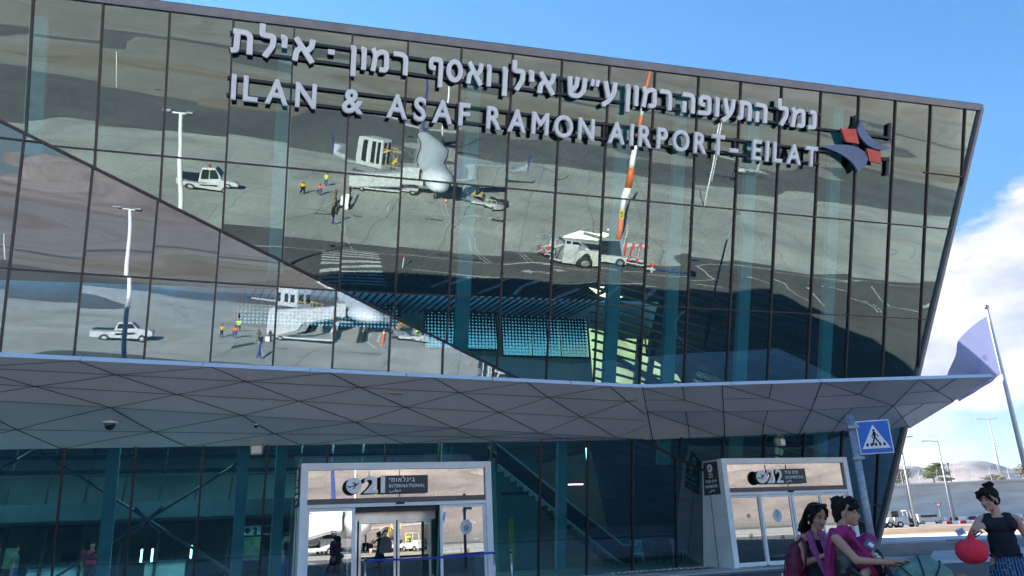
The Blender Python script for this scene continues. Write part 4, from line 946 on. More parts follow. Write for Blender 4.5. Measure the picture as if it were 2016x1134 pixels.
        leaf(i0, i0 + q * .98, -.12); leaf(i0 + q * .94, i0 + q * 2 - .02, -.06, sticker='blue'); leaf(i0 + q * 2 + .02, i0 + q * 3.02, -.06, sticker='blue'); leaf(i0 + q * 3, i1, -.12)
    # number sign above the doors
    off = s0 - (2.33 if opened else 17.2)
    if opened: cx, n0, n1, g0, g1 = 3.86, 4.16, 4.80, 4.72, 6.16
    else: cx, n0, n1, g0, g1 = 18.74, 18.98, 19.70, 19.66, 20.84
    zc = 3.10
    for dd, mname in ((.13, None), (.05, 'joint')):
        if mname:
            mb = MB(); o = wP(cx - .04, zc - .03, dd - .02); mb.prism([o + tB * .24 * math.cos(a * math.pi / 12) + UP * .24 * math.sin(a * math.pi / 12) for a in range(24)], nBh * .10); obj('disc_rim', mb, 'joint', p, world=True)
    plane_icon(p, (cx, zc), .235, .135)
    small_text(p, num, n0, n1, 2.86, 3.36, .155, bold=.03, name='numeral'); small_text(p, num, n0 - .03, n1 - .03, 2.845, 3.345, .09, 'joint', bold=.03, name='numeral_back')
    mb = MB(); mb.box(wP((g0 + g1) / 2, 3.11, .04), (g1 - g0, .05, .54), ax=ax3); obj('sign_panel', mb, 'signgrey', p, world=True)
    g0 += .22; g1 -= .1
    small_text(p, heb, g0, g0 + (g1 - g0) * .72, 3.19, 3.31, .072, heb=True); small_text(p, eng, g0, g1, 3.02, 3.12, .072, bold=.02); small_text(p, ar, g0, g0 + (g1 - g0) * .3, 2.86, 2.98, .072)
    # sign wrapped on the left cheek
    mb = MB(); q0 = wP(s0 - .012, 0, -.20)
    mb.prism([wP(s0 + .008, 2.55, -.30), wP(s0 + .008, zt - .06, -.30), wP(s0 + .008, zt - .06, -1.14), wP(s0 + .008, 2.55, -1.30)], -tB * .03); obj('side_sign', mb, 'signgrey', p, world=True)
    O_ = wP(s0, 0, -1.14)
    plane_icon(p, (.42, 3.50), .15, .03, nBh, -tB, O_)
    small_text(p, num, .30, .56, 3.16, 3.32, .045, origin=O_, ex_=nBh, en=-tB, bold=.02, name='numeral')
    small_text(p, heb, .06, .76, 2.98, 3.08, .045, heb=True, origin=O_, ex_=nBh, en=-tB); small_text(p, eng, .02, .80, 2.80, 2.90, .045, origin=O_, ex_=nBh, en=-tB); small_text(p, ar, .22, .56, 2.62, 2.74, .045, origin=O_, ex_=nBh, en=-tB)
    return p
portal(2.33, 8.28, 3.78, '21', 'בינלאומי', 'INTERNATIONAL', ''.join(map(chr, ARD)), True, 'white door portal numbered 21 with its sliding doors open behind a blue belt', 1)
portal(17.18, 23.02, 3.79, '22', 'פנים ארצי', 'DOMESTIC', ''.join(map(chr, ARK)), False, 'white door portal numbered 22 with four closed sliding glass doors', 1)
mb = place(glyph_mesh('2', .03, .01), wJ(1.45, 1.92, 6.93), tB, UP, nBh, .34, .34, .3); obj('numeral', mb, 'joint', gb, world=True)
# belt barrier in front of door 21
def stanchion(loc, lab):
    t = thing('belt_post', lab, 'barrier post', loc, 0, 'steel posts of the blue belt barrier')
    mb = MB(); mb.lathe([(0, 0), (.17, 0), (.17, .02), (.03, .045), (.03, .93), (.04, .94), (.04, 1.03), (0, 1.04)], 18); obj('post', mb, 'alu', t, True)
    mb = MB(); mb.tube([(0, 0, .94), (0, 0, 1.0)], .043, 16); obj('belt_cassette', mb, 'dark', t)
p1 = wP(4.20, 0, .35); p2 = wP(8.18, 0, .30); p3 = wP(8.72, 0, .35)
stanchion(p1, 'steel belt post standing in the open doorway of door 21'); stanchion(p2, 'leaning steel belt post at the right jamb of door 21'); stanchion(p3, 'steel belt post just right of door 21 with no belt')
mb = MB(); pts = []
for i in range(13): t = i / 12; q = p1.lerp(p2, t); pts.append(V((q.x, q.y, .97 + .02 * t - .05 * math.sin(math.pi * t))))
for a, b in zip(pts[:-1], pts[1:]): mb.prism([a + UP * .03, b + UP * .03, b - UP * .03, a - UP * .03], nBh * .004)
tag(obj('barrier_belt', mb, 'belt'), 'blue retractable belt stretched across the open doorway of door 21', 'belt barrier')

# ------------------------------------------------------------------ crossing sign, flag
sp = thing('crossing_sign', 'blue square pedestrian crossing sign on a galvanised post', 'road sign', (6.35, 14.69, 0), R(-14))
mb = MB(); mb.tube([(0, 0, 0), (0, 0, 3.42)], .068, 16); obj('post', mb, 'galv', sp, True)
mb = MB(); mb.box((.43, -.04, 2.92 + .05), (.72, .025, .76)); pl = obj('sign_plate', mb, 'white', sp, bevel=.02)
mb = MB(); mb.box((.43, -.055, 2.97), (.67, .008, .71)); obj('blue_field', mb, 'blue', pl)
mb = MB(); mb.prism([(.13, -.0600, 2.71), (.73, -.0600, 2.71), (.43, -.0600, 3.25)], (0, -.004, 0)); obj('white_triangle', mb, 'white', pl)
mb = MB()
def q2(x, z, s=1): return (.43 + x * .34, -.0650, 2.76 + z * .36)
mb.ell(q2(-.0, 1.0), (.026, .003, .026), 12, 8)
def st2(pts, w):
    for a, b in zip(pts[:-1], pts[1:]): mb.bar(q2(*a), q2(*b), .004, w, side=(0, 1, 0))
st2([(0, .92), (.0, .55)], .05); st2([(0, .56), (-.12, .32), (-.16, .08)], .03); st2([(0.02, .56), (.14, .34), (.28, .14)], .03); st2([(0, .86), (-.16, .66), (-.14, .5)], .02); st2([(.02, .86), (.16, .70), (.26, .60)], .02)
for k in range(5): mb.bar(q2(-.56 + k * .28, .02), q2(-.50 + k * .25, .20), .003, .045, side=(0, 1, 0))
obj('walking_figure', mb, 'joint', pl)
pl.scale = (.82, .82, .82); pl.location = (.007, -.012, .555)
for z_ in (2.62, 3.2): mb = MB(); mb.box((.02, -.02, z_), (.2, .14, .05)); obj('clamp', mb, 'galv', sp)

FS = 48.0 / 34.0
fx, fy = .541 * 48.0, .841 * 48.0
fp = thing('flagpole', 'tall white flagpole with a round finial behind the canopy tip', 'flagpole', (fx, fy, 0))
mb = MB(); mb.tube([(0, 0, 0), (0, 0, 6), (0, 0, 12.05)], [.15, .12, .07], 14); obj('pole', mb, 'white', fp, True)
mb = MB(); mb.ell((0, 0, 12.16), .14, 12, 8); obj('finial', mb, 'alu', fp, True)
fl = MB(); nu, nv = 30, 24
def fpos(u, v, e=0.0):
    top = V((-.07, 8.72)) * (1 - u) ** 2 + V((-1.75, 7.95)) * 2 * u * (1 - u) + V((-2.45, 6.25)) * u * u
    bot = V((-.07, 6.45)) * (1 - u) + V((-2.0, 5.45)) * u
    p = top.lerp(bot, v); y = (.20 * math.sin(u * 6 + v * 2.5) + .09 * math.sin(u * 14 + v * 6 + 1)) * min(1, u * 2.5) - .5 * u
    return V((fx + p.x * FS, fy + y * FS + e, 1.6 + (p.y - 1.6) * FS))
for i in range(nu + 1):
    for j in range(nv + 1): fl.v.append(fpos(i / nu, j / nv))
for i in range(nu):
    for j in range(nv): a = i * (nv + 1) + j; fl.f.append((a, a + 1, a + nv + 2, a + nv + 1))
def flag_mat():
    m = bpy.data.materials.new('flag cloth'); m.use_nodes = True; t = m.node_tree
    for n in list(t.nodes): t.nodes.remove(n)
    o = t.nodes.new('ShaderNodeOutputMaterial'); mx = t.nodes.new('ShaderNodeMixShader'); mx.inputs[0].default_value = .5; d = t.nodes.new('ShaderNodeBsdfDiffuse'); tr = t.nodes.new('ShaderNodeBsdfTranslucent')
    d.inputs['Color'].default_value = (.50, .54, .78, 1); tr.inputs['Color'].default_value = (.13, .15, .27, 1)
    t.links.new(d.outputs[0], mx.inputs[1]); t.links.new(tr.outputs[0], mx.inputs[2]); t.links.new(mx.outputs[0], o.inputs[0]); return m
M['flagm'] = flag_mat()
fo = tag(obj('flag', fl, 'flagm', smooth=True), 'white flag with faint blue writing drooping from the flagpole behind the canopy', 'flag')
# faint printed line following the cloth
pr = MB()
for line_, v0, v1, ua, ub in (('נמל התעופה ע״ש אילן ואסף רמון', .66, .56, .96, .16), ('מעורף לרמון אילת', .80, .74, .80, .18)):
    t_ = ''.join(c for c in line_ if c in HB); ln, tot = heb_line(t_, .16, .2, .0)
    for ch, g, x in ln:
        for f in g.f:
            P = [g.v[k] for k in f]
            if len(P) == 4 and all(abs(p.z - P[0].z) < .02 for p in P): pr.poly([fpos(ua + (ub - ua) * ((p.x + x) / tot), v0 + (v1 - v0) * p.y, -.012) for p in P])
obj('printed_lettering', pr, 'ink', fo)
ORD = 'first second third fourth fifth sixth seventh eighth ninth tenth eleventh twelfth thirteenth fourteenth fifteenth sixteenth seventeenth eighteenth nineteenth twentieth twenty-first twenty-second'.split()
# ------------------------------------------------------------------ beyond the building, right hand side
wall = MB(); W0, W1 = V((30, 151, 0)), V((215, 140, 0))
wt = thing('retaining_wall', 'long grey board marked concrete retaining wall behind the vehicles', 'wall', (100, 145, 0))
wall.prism([W0, W1, W1 + UP * 6.1, W0 + UP * 6.6], (0.1, 1.2, 0)); obj('wall', wall, 'retain', wt, world=True)
mb = MB(); mb.bar(W0 + V((0, -.2, 6.75)), W1 + V((0, -.2, 6.25)), .35, .9, side=(0, 0, 1)); mb.bar(W0 + V((0, -.1, 4.9)), W1 + V((0, -.1, 4.5)), .12, .3, side=(0, 0, 1)); obj('coping', mb, 'retain', wt, world=True)
mb = MB(); mb.prism([(20, 152.3, 6.0), (300, 136, 5.6), (300, 420, 7), (20, 420, 8)], (0, 0, .1)); struct('raised_ground', mb, 'sand')
mb = MB()
for i in range(24): q_ = W0.lerp(W1, (i + .5) / 24); mb.box(q_ + V((-.02, -.03, 3.0)), (.16, .08, 5.8))
obj('panel_joint', mb, 'kerb', wt, world=True)
ft = thing('wall_fence', 'tall pale mesh fence with leaning posts on top of the retaining wall', 'fence', (100, 146, 6.8))
fm = MB(); wires = MB(); nP = 58
for i in range(nP):
    t = i / (nP - 1); b = W0.lerp(W1, t) + V((0, .6, 6.6 - .45 * t)); mb = MB(); mb.tube([b, b + UP * 2.3, b + V((0, -.35, 2.75))], .055, 6); obj('post', mb, 'fencew', ft, world=True)
for z in (.1, 1.2, 2.3, 2.5, 2.7): wires.bar(W0 + V((0, .6 - max(0, z - 2.3) * .7, 6.6 + z)), W1 + V((0, .6 - max(0, z - 2.3) * .7, 6.15 + z)), .03, .03)
for i in range(700):
    t = i / 700; b = W0.lerp(W1, t) + V((0, .6, 6.6 - .45 * t)); wires.bar(b, b + UP * 2.3, .008, .008)
obj('mesh', wires, 'fencew', ft, world=True)
def leafy(mb, c, r, n, sz, rnd):
    for _ in range(n):
        d = V((rnd.gauss(0, 1), rnd.gauss(0, 1), rnd.gauss(0, 1))).normalized(); q = rnd.random() ** .45; p = V(c) + V((d.x * r[0], d.y * r[1], d.z * r[2])) * q
        a = V((rnd.gauss(0, 1), rnd.gauss(0, 1), rnd.gauss(0, 1))).normalized(); b = a.cross(d if abs(a.dot(d)) < .95 else V((0, 0, 1))).normalized(); s = sz * rnd.uniform(.5, 1.2)
        mb.poly([p - a * s, p - b * s * .5, p + a * s, p + b * s * .5])
def tree(x, y, z, h, w, m, label, seed, dens=1.0):
    rnd = random.Random(seed); t = thing('roadside_tree', label, 'tree', (x, y, z), 0, 'trees behind the wall fence')
    mb = MB(); mb.tube([(0, 0, 0), (.1, 0, h * .25), (.0, .1, h * .5)], [.16, .12, .06], 8)
    for k in range(5): a = k * 1.3; mb.tube([(0, 0, h * .25), (math.cos(a) * w * .35, math.sin(a) * w * .35, h * (.55 + .05 * k))], [.07, .03], 6)
    obj('trunk', mb, 'bark', t)
    mb = MB()
    for k in range(16):
        a = rnd.uniform(0, 6.28); q = rnd.random() ** .5; c = (math.cos(a) * w * .36 * q, math.sin(a) * w * .36 * q, h * rnd.uniform(.14, .84)); s = rnd.uniform(.14, .24); leafy(mb, c, (w * s, w * s, h * s * .6), int(130 * dens), .13 * w / 4, rnd)
    obj('crown', mb, m, t)
tree(76.6, 158, 6.9, 4.3, 6.2, 'leaf2', 'thin dry olive tree behind the fence, leftmost beside the building corner', 1, 1.0)
tree(82.8, 158, 6.9, 4.4, 7.6, 'leaf', 'round bright green tree behind the fence in the middle', 2)
tree(103.5, 158, 6.6, 4.6, 7.8, 'leaf2', 'dull green tree behind the fence above the head of the woman in black', 3, .8)
tree(95.5, 160, 6.6, 2.0, 6.0, 'leaf2', 'low ochre bush behind the fence between the trees', 4, .6)
def lamp_pole(x, y, z, h, label, arm=-1.6, r=.13, heads=2, group='tall lamp poles on the right', rz=0.0, rr=0):
    t = thing('lamp_pole', label, 'street lamp', (x, y, z), rz, group)
    mb = MB(); mb.tube([(0, 0, 0), (0, 0, h * .5), (0, 0, h)], [r, r * .75, r * .45], 10); obj('pole', mb, 'galv' if not rr else 'white', t, True)
    mb = MB(); mb.tube([(0, 0, h - .05), (arm * .6, 0, h + .12), (arm, 0, h + .12)], .045, 6)
    if heads > 1: mb.tube([(0, 0, h - .05), (-arm * .5, 0, h + .1)], .045, 6)
    obj('arm', mb, 'galv', t)
    for k in range(heads):
        mb = MB(); mb.box(((arm, -arm * .6)[k], 0, h + .1), (.75, .32, .12)); obj('lamp_head', mb, 'galv', t, bevel=.03)
lamp_pole(45.5, 92.7, 0, 10.2, 'pale lamp pole standing in front of the white tow tractor', 1.2, .17, 1)
lamp_pole(66.0, 122.5, 0, 12.2, 'lamp pole with an arm to the left, right of the white tow tractor', -2.2, .19, 1)
lamp_pole(105, 172, 6.6, 14.2, 'lamp pole behind the fence above the woman in black', -2.4, .17, 2)
lamp_pole(92.2, 205, 6.6, 9.3, 'faint thin lamp pole behind the leftmost tree', 1.6, .12, 2)
lamp_pole(126, 190, 6.6, 11.5, 'thin lamp pole near the right edge behind the fence', 1.6, .12, 2)
lamp_pole(152, 250, 6.6, 14.0, 'faraway lamp pole left of the far right one', 1.8, .13, 2)
mst = thing('dark_mast', 'short dark mast behind the fence in the middle', 'mast', (107, 196, 6.6)); mb = MB(); mb.tube([(0, 0, 0), (0, 0, 6.2)], [.16, .08], 8); mb.box((0, 0, 6.3), (.4, .4, .5)); obj('mast', mb, 'dark', mst)

# generic vehicle pieces ------------------------------------------------
def wheel(parent, x, y, r, w=.22, hub='alu'):
    t = MB(); prof = [(r * .55, -w / 2), (r * .92, -w / 2), (r, -w * .3), (r, w * .3), (r * .92, w / 2), (r * .55, w / 2)]
    t.lathe(prof, 20, (x, y, r), (0, 1, 0)); o = obj('wheel', t, 'black', parent, True)
    h = MB(); h.lathe([(0, -w * .42), (r * .3, -w * .46), (r * .56, -w * .38), (r * .56, w * .38), (r * .3, w * .46), (0, w * .42)], 14, (x, y, r), (0, 1, 0)); obj('rim', h, hub, o)
def car_body(prof, w, inset=.0, taper=.86, zt=1.0):   # side profile extruded, narrower above zt
    mb = MB(); n = len(prof); i0 = 0
    for sg in (-1, 1):
        for x, z in prof: k = w / 2 * (1 if z < zt else taper); mb.v.append(V((x, sg * k, z)))
    mb.f.append(tuple(range(n - 1, -1, -1))); mb.f.append(tuple(range(n, 2 * n)))
    for i in range(n): a = i; b = (i + 1) % n; mb.f.append((a, b, b + n, a + n))
    return mb
def side_panel(x0, x1, z0, z1, y, sl0=0, sl1=0, th=.02):
    mb = MB()
    for sg in (-1, 1): mb.prism([(x0, sg * y, z0), (x1, sg * y, z0), (x1 + sl1, sg * y * .985, z1), (x0 + sl0, sg * y * .985, z1)], (0, sg * th, 0))
    return mb
# white tow tractor beyond the sand
tt = thing('tow_tractor', 'white airport tow tractor with an open cab parked by the lamp pole', 'tow tractor', (45.6, 95.5, 0), R(-4), None, 1.0)
mb = car_body([(-1.35, .3), (-1.35, 1.15), (.25, 1.2), (.3, .45), (1.2, .45), (1.35, .5), (1.35, .28)], 1.4); obj('body', mb, 'vwhite', tt, bevel=.04)
mb = MB(); 
for p, q in (((.25, -.62, 1.1), (.2, -.62, 1.85)), ((.25, .62, 1.1), (.2, .62, 1.85)), ((1.3, -.62, .5), (1.0, -.62, 1.85)), ((1.3, .62, .5), (1.0, .62, 1.85))): mb.bar(p, q, .1, .1)
mb.box((.62, 0, 1.9), (1.15, 1.4, .1)); obj('cab', mb, 'vwhite', tt, bevel=.02)
mb = MB(); mb.box((.6, 0, .75), (.4, .9, .5)); mb.box((.45, 0, 1.15), (.12, .9, .6)); obj('seat', mb, 'dark', tt)
for x in (-.8, .95):
    for y in (-.62, .62): wheel(tt, x, y, .36)
tt2 = thing('flatbed_truck', 'white flatbed truck loaded with dark equipment next to the building corner', 'truck', (42.2, 96.5, 0), R(-3), None, 1.05)
mb = MB(); mb.box((0, 0, .55), (4.2, 1.7, .14)); mb.box((2.2, 0, .75), (1.2, 1.7, .7)); obj('body', mb, 'vwhite', tt2, bevel=.05)
mb = MB(); rnd = random.Random(5)
for i in range(14): mb.box((rnd.uniform(-1.6, 1.2), rnd.uniform(-.5, .5), rnd.uniform(.8, 1.5)), (rnd.uniform(.4, .9), rnd.uniform(.4, .9), rnd.uniform(.2, .5)), rot=rnd.uniform(0, 3))
obj('load', mb, 'dark', tt2); mb = MB(); mb.box((2.35, 0, 1.45), (.8, 1.6, .7)); obj('cab', mb, 'winglass', tt2, bevel=.06)
for x in (-1.3, 1.6):
    for y in (-.75, .75): wheel(tt2, x, y, .34)
pv = thing('parked_van', 'pale blue grey van half hidden behind the white tow tractor', 'van', (58.0, 114, 0), R(-6), None, .72)
mb = car_body([(-2.4, .35), (-2.4, 1.95), (1.1, 1.95), (1.7, 1.25), (2.4, 1.05), (2.4, .35)], 1.9, taper=.9, zt=1.5); obj('body', mb, 'vwhite', pv, bevel=.06); obj('side_window', side_panel(-1.9, 1.2, 1.25, 1.75, .93), 'winglass', pv)
for x in (-1.6, 1.6):
    for y in (-.85, .85): wheel(pv, x, y, .34)
bl0 = None
for i in range(9):
    p = V((55.5 + i * 1.62, 103.6 - i * .35, 0)); 
    if bl0 is None:
        bl0 = thing('road_barrier_block', 'red and white painted kerb block', 'barrier', p, R(-12), 'red and white blocks edging the sand')
        mb = MB(); mb.prism([(-.7, -.28, 0), (-.7, .28, 0), (-.7, .16, .38), (-.7, -.16, .38)], (.7, 0, 0)); obj('red_half', mb, 'redp', bl0)
        mb = MB(); mb.prism([(0.002, -.28, 0), (0.002, .28, 0), (0.002, .16, .38), (0.002, -.16, .38)], (.7, 0, 0)); obj('white_half', mb, 'white', bl0); b = bl0
    else: b = copy_tree(bl0); b.location = p
    b['label'] = ORD[i] + ' red and white kerb block from the left beside the sand verge'
bl1 = None
for i in range(22):
    p = V((63 + i * 3.1, 139.5 - i * .22, 0))
    if bl1 is None:
        bl1 = thing('kerb_block', 'one of the dark and white kerb blocks at the foot of the retaining wall', 'kerb block', p, R(-4), 'dark and white blocks along the retaining wall')
        mb = MB(); mb.box((-.7, 0, .3), (1.38, .5, .6)); obj('dark_half', mb, 'dark', bl1, bevel=.05); mb = MB(); mb.box((.7, 0, .3), (1.38, .5, .6)); obj('white_half', mb, 'white', bl1, bevel=.05)
    else: b = copy_tree(bl1); b.location = p
    (bl1 if i == 0 else b)['label'] = ORD[i] + ' dark and white block from the left along the retaining wall foot'
ys = thing('yield_sign', 'small red bordered give way sign in front of the retaining wall', 'road sign', (61.5, 117.5, 0), R(-25))
mb = MB(); mb.tube([(0, 0, 0), (0, 0, 2.6)], .05, 8); obj('post', mb, 'galv', ys); mb = MB(); mb.prism([(-.5, -.06, 2.85), (.5, -.06, 2.85), (0, -.06, 2.0)], (0, .02, 0)); pl = obj('plate', mb, 'redp', ys); mb = MB(); mb.prism([(-.3, -.066, 2.74), (.3, -.066, 2.74), (0, -.066, 2.24)], (0, -.004, 0)); obj('white_centre', mb, 'white', pl)
bs = thing('sign_board', 'narrow vertical grey sign board on a post left of the woman in black', 'road sign', (63.5, 109, 0), R(-20))
mb = MB(); mb.tube([(0, 0, 0), (0, 0, 3.0)], .05, 8); obj('post', mb, 'galv', bs); mb = MB(); mb.box((0, -.06, 2.75), (.32, .03, 1.1)); obj('plate', mb, 'galv', bs)

# ------------------------------------------------------------------ the apron, seen mirrored in the glass
# twin lamp mast close to the camera
lm = thing('lamp_mast', 'tall white lamp mast with twin heads mirrored at the left of the glass', 'lamp mast', (-6.45, 2.0, 0), R(20))
mb = MB(); mb.tube([(0, 0, 0), (0, 0, 4.0), (0, 0, 11.7)], [.17, .15, .09], 12); obj('pole', mb, 'white', lm, True)
mb = MB(); mb.tube([(-.6, 0, 11.75), (.7, 0, 11.75)], .05, 8); obj('arm', mb, 'white', lm)
for x in (-.65, .45): mb = MB(); mb.box((x, -.2, 11.82), (.42, .7, .12)); obj('lamp_head', mb, 'galv', lm, bevel=.03)
lamp_pole(26.4, 12.6, 0, 9.0, 'slim dark pole mirrored as a bent line below the word EILAT', .5, .10, 1, None)
# obstacle mast in red and white bands
om = thing('banded_mast', 'tall orange and white banded mast mirrored beside the word AIRPORT', 'mast', (37.9, -10.6, 0))
z = 0; k = 0
for dz in (3.4, 2.3, 2.6, 2.2, 2.4, 2.2, 2.2):
    mb = MB(); r0 = .34 - .011 * z; r1 = .34 - .011 * (z + dz); mb.tube([(0, 0, z), (0, 0, z + dz)], [r0, r1], 16); obj('band', mb, 'orange' if k % 2 == 0 else 'white', om, True); z += dz; k += 1
mb = MB(); mb.tube([(0, 0, 3.0), (0, 0, 3.75)], .345, 16); obj('yellow_placard', mb, 'yellow', om)
mb = glyph_mesh('C', .03, .006); m2 = place(mb, V((37.9 - .12, -10.6 + .345, 3.2)), V((-1, 0, 0)), UP, V((0, 1, 0)), .5, .5, .3, 0); obj('lettering', m2, 'joint', om, world=True)
# stand number sign 3 : real sign reads 3, appears mirrored in the glass
s3 = thing('stand_number_sign', 'navy square stand sign with the figure 3 on a thin pole beside the tow tractor', 'sign', (34.4, -5.6, 0), R(140))
mb = MB(); mb.tube([(0, 0, 0), (0, 0, 3.3)], .045, 8); obj('pole', mb, 'white', s3); mb = MB(); mb.box((0, 0, 3.6), (.72, .05, .72)); pl = obj('plate', mb, 'white', s3); mb = MB(); mb.box((0, -.03, 3.6), (.62, .01, .62)); mb.box((0, .03, 3.6), (.62, .01, .62)); obj('navy_field', mb, 'navy', pl)
g = glyph_mesh('3', .03, .006); mb = place(g, V((-.17, -.045, 3.38)), V((1, 0, 0)), UP, V((0, -1, 0)), .62, .62, .3); mb.add(place(g, V((.17, .045, 3.38)), V((-1, 0, 0)), UP, V((0, 1, 0)), .62, .62, .3)); obj('numeral', mb, 'white', pl)
# pushback tractor; long axis along the road
pt = thing('pushback_tractor', 'big low white pushback tractor with red and white towing gear', 'pushback tractor', (30.7, -5.2, 0), R(24), None, 1.12)
mb = MB(); mb.box((.3, 0, .75), (4.3, 2.3, .8)); mb.box((-2.1, 0, .95), (.9, 2.3, 1.15)); mb.box((.4, 0, 1.17), (3.2, 1.7, .12)); obj('body', mb, 'vwhite', pt, bevel=.06)
mb = MB(); mb.box((-2.1, 0, 1.62), (.86, 2.1, .5)); obj('cab_window', mb, 'winglass', pt, bevel=.06); mb = MB(); mb.box((-2.1, 0, 1.92), (.98, 2.25, .1)); mb.box((-2.1, 1.06, 1.5), (.1, .08, .9)); mb.box((-2.5, 1.06, 1.5), (.1, .08, .9)); obj('cab_roof', mb, 'vwhite', pt, bevel=.03)
mb = MB(); mb.box((.5, 0, 1.26), (2.9, 1.9, .06)); obj('top_deck', mb, 'dark', pt)
for x in (-1.15, 1.75):
    for y in (-1.08, 1.08): wheel(pt, x, y, .52, .42)
mb = MB()
for x in (-.9, .1, 1.1, 2.1):
    for k in range(5): mb.prism([(x - .28 + k * .12, 1.153, 1.0), (x - .22 + k * .12, 1.153, 1.0), (x - .18 + k * .12, 1.153, .88), (x - .24 + k * .12, 1.153, .88)], (0, .006, 0))
obj('hazard_stripe', mb, 'yellow', pt)
mb = MB()
for y in (-.9, .9):
    mb.bar((-2.6, y, .5), (-4.3, y, .9), .14, .14); mb.bar((-2.6, y, 1.4), (-4.3, y, 1.0), .1, .1); mb.bar((2.45, y, .7), (5.2, y, .55), .14, .14); mb.bar((2.45, y, 1.1), (4.8, y, 1.0), .08, .08); mb.bar((3.6, y, .5), (3.6, y, 1.4), .1, .1); mb.bar((5.0, y, .15), (5.0, y, 1.2), .12, .12); mb.bar((-3.6, y, .2), (-3.3, y, 1.6), .12, .12)
for x in (-4.3, -3.4, 3.6, 5.0): mb.bar((x, -.9, .9), (x, .9, .9), .12, .12)
obj('towing_frame', mb, 'vwhite', pt)
mb = MB()
for y in (-.9, .9):
    for x in (-3.45, -4.2, 2.75, 3.6, 5.0, 4.3): mb.ell((x, y, .98), (.17, .17, .2), 10, 6)
obj('red_pad', mb, 'redp', pt, True)
mb = MB(); rnd = random.Random(2)
for i in range(26): x, y, z = rnd.uniform(-5.2, -3.2), rnd.uniform(-.8, .8), rnd.uniform(.9, 2.4); mb.bar((x, y, z), (x + rnd.uniform(-.5, .5), y + rnd.uniform(-.3, .3), z + rnd.uniform(-.4, .4)), .06, .05)
obj('steering_gear', mb, 'galv', pt)
tb = thing('tow_bar', 'long blue tow bar lying on the road behind the pushback tractor', 'tow bar', (37.3, -3.0, 0), R(18)); mb = MB(); mb.tube([(-2, 0, .25), (3.4, 0, .25)], .07, 8); mb.bar((1.6, -.6, .2), (2.1, .6, .2), .08, .08); obj('bar', mb, 'navy', tb); 
for y in (-.6, .6): wheel(tb, 1.9, y, .18, .12)

# pick up truck --------------------------------------------------------
def pickup(loc, rz, label):
    t = thing('pickup_truck', label, 'pickup truck', loc, rz, None, 1.08)
    mb = car_body([(-2.65, .5), (-2.6, 1.05), (-1.0, 1.05), (-1.0, 1.1), (-.75, 1.78), (.45, 1.8), (1.15, 1.18), (2.3, 1.05), (2.6, .85), (2.62, .45), (2.1, .4), (-2.4, .42)], 1.85, taper=.84, zt=1.3); obj('body', mb, 'vwhite', t, bevel=.05)
    mb = side_panel(-.82, -.1, 1.2, 1.68, .90, .12, 0); mb.add(side_panel(0, .95, 1.2, 1.68, .90, 0, -.42)); obj('side_window', mb, 'winglass', t)
    mb = MB(); mb.prism([(1.12, -.78, 1.2), (1.12, .78, 1.2), (.50, .7, 1.76), (.50, -.7, 1.76)], (.02, 0, .02)); obj('windscreen', mb, 'winglass', t)
    mb = MB(); mb.box((-1.8, 0, 1.06), (1.5, 1.6, .03)); obj('load_bed', mb, 'dark', t); mb = MB(); mb.box((-.3, 0, 1.86), (.3, 1.1, .12)); obj('light_bar', mb, 'orange', t, bevel=.02)
    mb = MB()
    for k in range(26): mb.box((-2.45 + k * .085, .93 + .004, .96 + (k % 2) * .085), (.085, .006, .085)); mb.box((-2.45 + k * .085, -.934, .96 + (k % 2) * .085), (.085, .006, .085))
    for sg in (-1, 1): mb.bar((-.9, sg * .934, .75), (.9, sg * .934, .82), .006, .14, side=(0, 1, 0))
    obj('chequer_stripe', mb, 'joint', t)
    for x in (-1.65, 1.6):
        for y in (-.82, .82): wheel(t, x, y, .38, .24)
pickup((2.9, -33.4, 0), R(22), 'white airport pickup with a chequered side stripe mirrored at the left of the glass')

# aircraft --------------------------------------------------------------
ac = thing('passenger_aircraft', 'white twin jet airliner with blue and purple tail, nose towards the glass', 'aircraft', (24.5, -24.0, 0), math.atan2(-.913, .407))
# local +x runs from nose to tail
ZC = 3.25; RF = 1.68
pf = [(0.02, 0), (.45, .12), (.85, .5), (1.2, 1.1), (1.45, 2.0), (1.6, 3.2), (RF, 4.8), (RF, 24), (1.45, 28), (1.05, 32), (.55, 36.5), (.22, 38.5), (.02, 38.9)]
mb = MB(); n = 28
for r, x in pf:
    zc = ZC - .32 * max(0, 1 - x / 4.5) ** 1.6 + (max(0, x - 25) / 14) * 1.1
    for j in range(n): a = 2 * math.pi * j / n; mb.v.append(V((x, r * math.cos(a), zc + r * math.sin(a))))
for k in range(len(pf) - 1):
    for j in range(n): a = k * n + j; b = k * n + (j + 1) % n; mb.f.append((a, b, b + n, a + n))
obj('fuselage', mb, 'acwhite', ac, True)
mb = MB()
for sg in (-1, 1):
    mb.prism([(.98, sg * .08, 3.66), (1.25, sg * .72, 3.55), (1.62, sg * .86, 3.92), (1.5, sg * .08, 4.12)], (-.05, 0, .04)); mb.prism([(1.32, sg * .86, 3.5), (1.9, sg * 1.25, 3.5), (2.2, sg * 1.12, 3.95), (1.7, sg * .92, 3.95)], (-.02, sg * .05, .03))
obj('cockpit_window', mb, 'winglass', ac)
mb = MB()
for sg in (-1, 1):
    for k in range(34): mb.box((6 + k * .72, sg * 1.645, 3.75), (.24, .05, .34))
obj('cabin_windows', mb, 'winglass', ac)
mb = MB(); mb.box((4.6, -1.62, 3.3), (.9, .12, 1.9)); obj('cabin_door', mb, 'dark', ac)
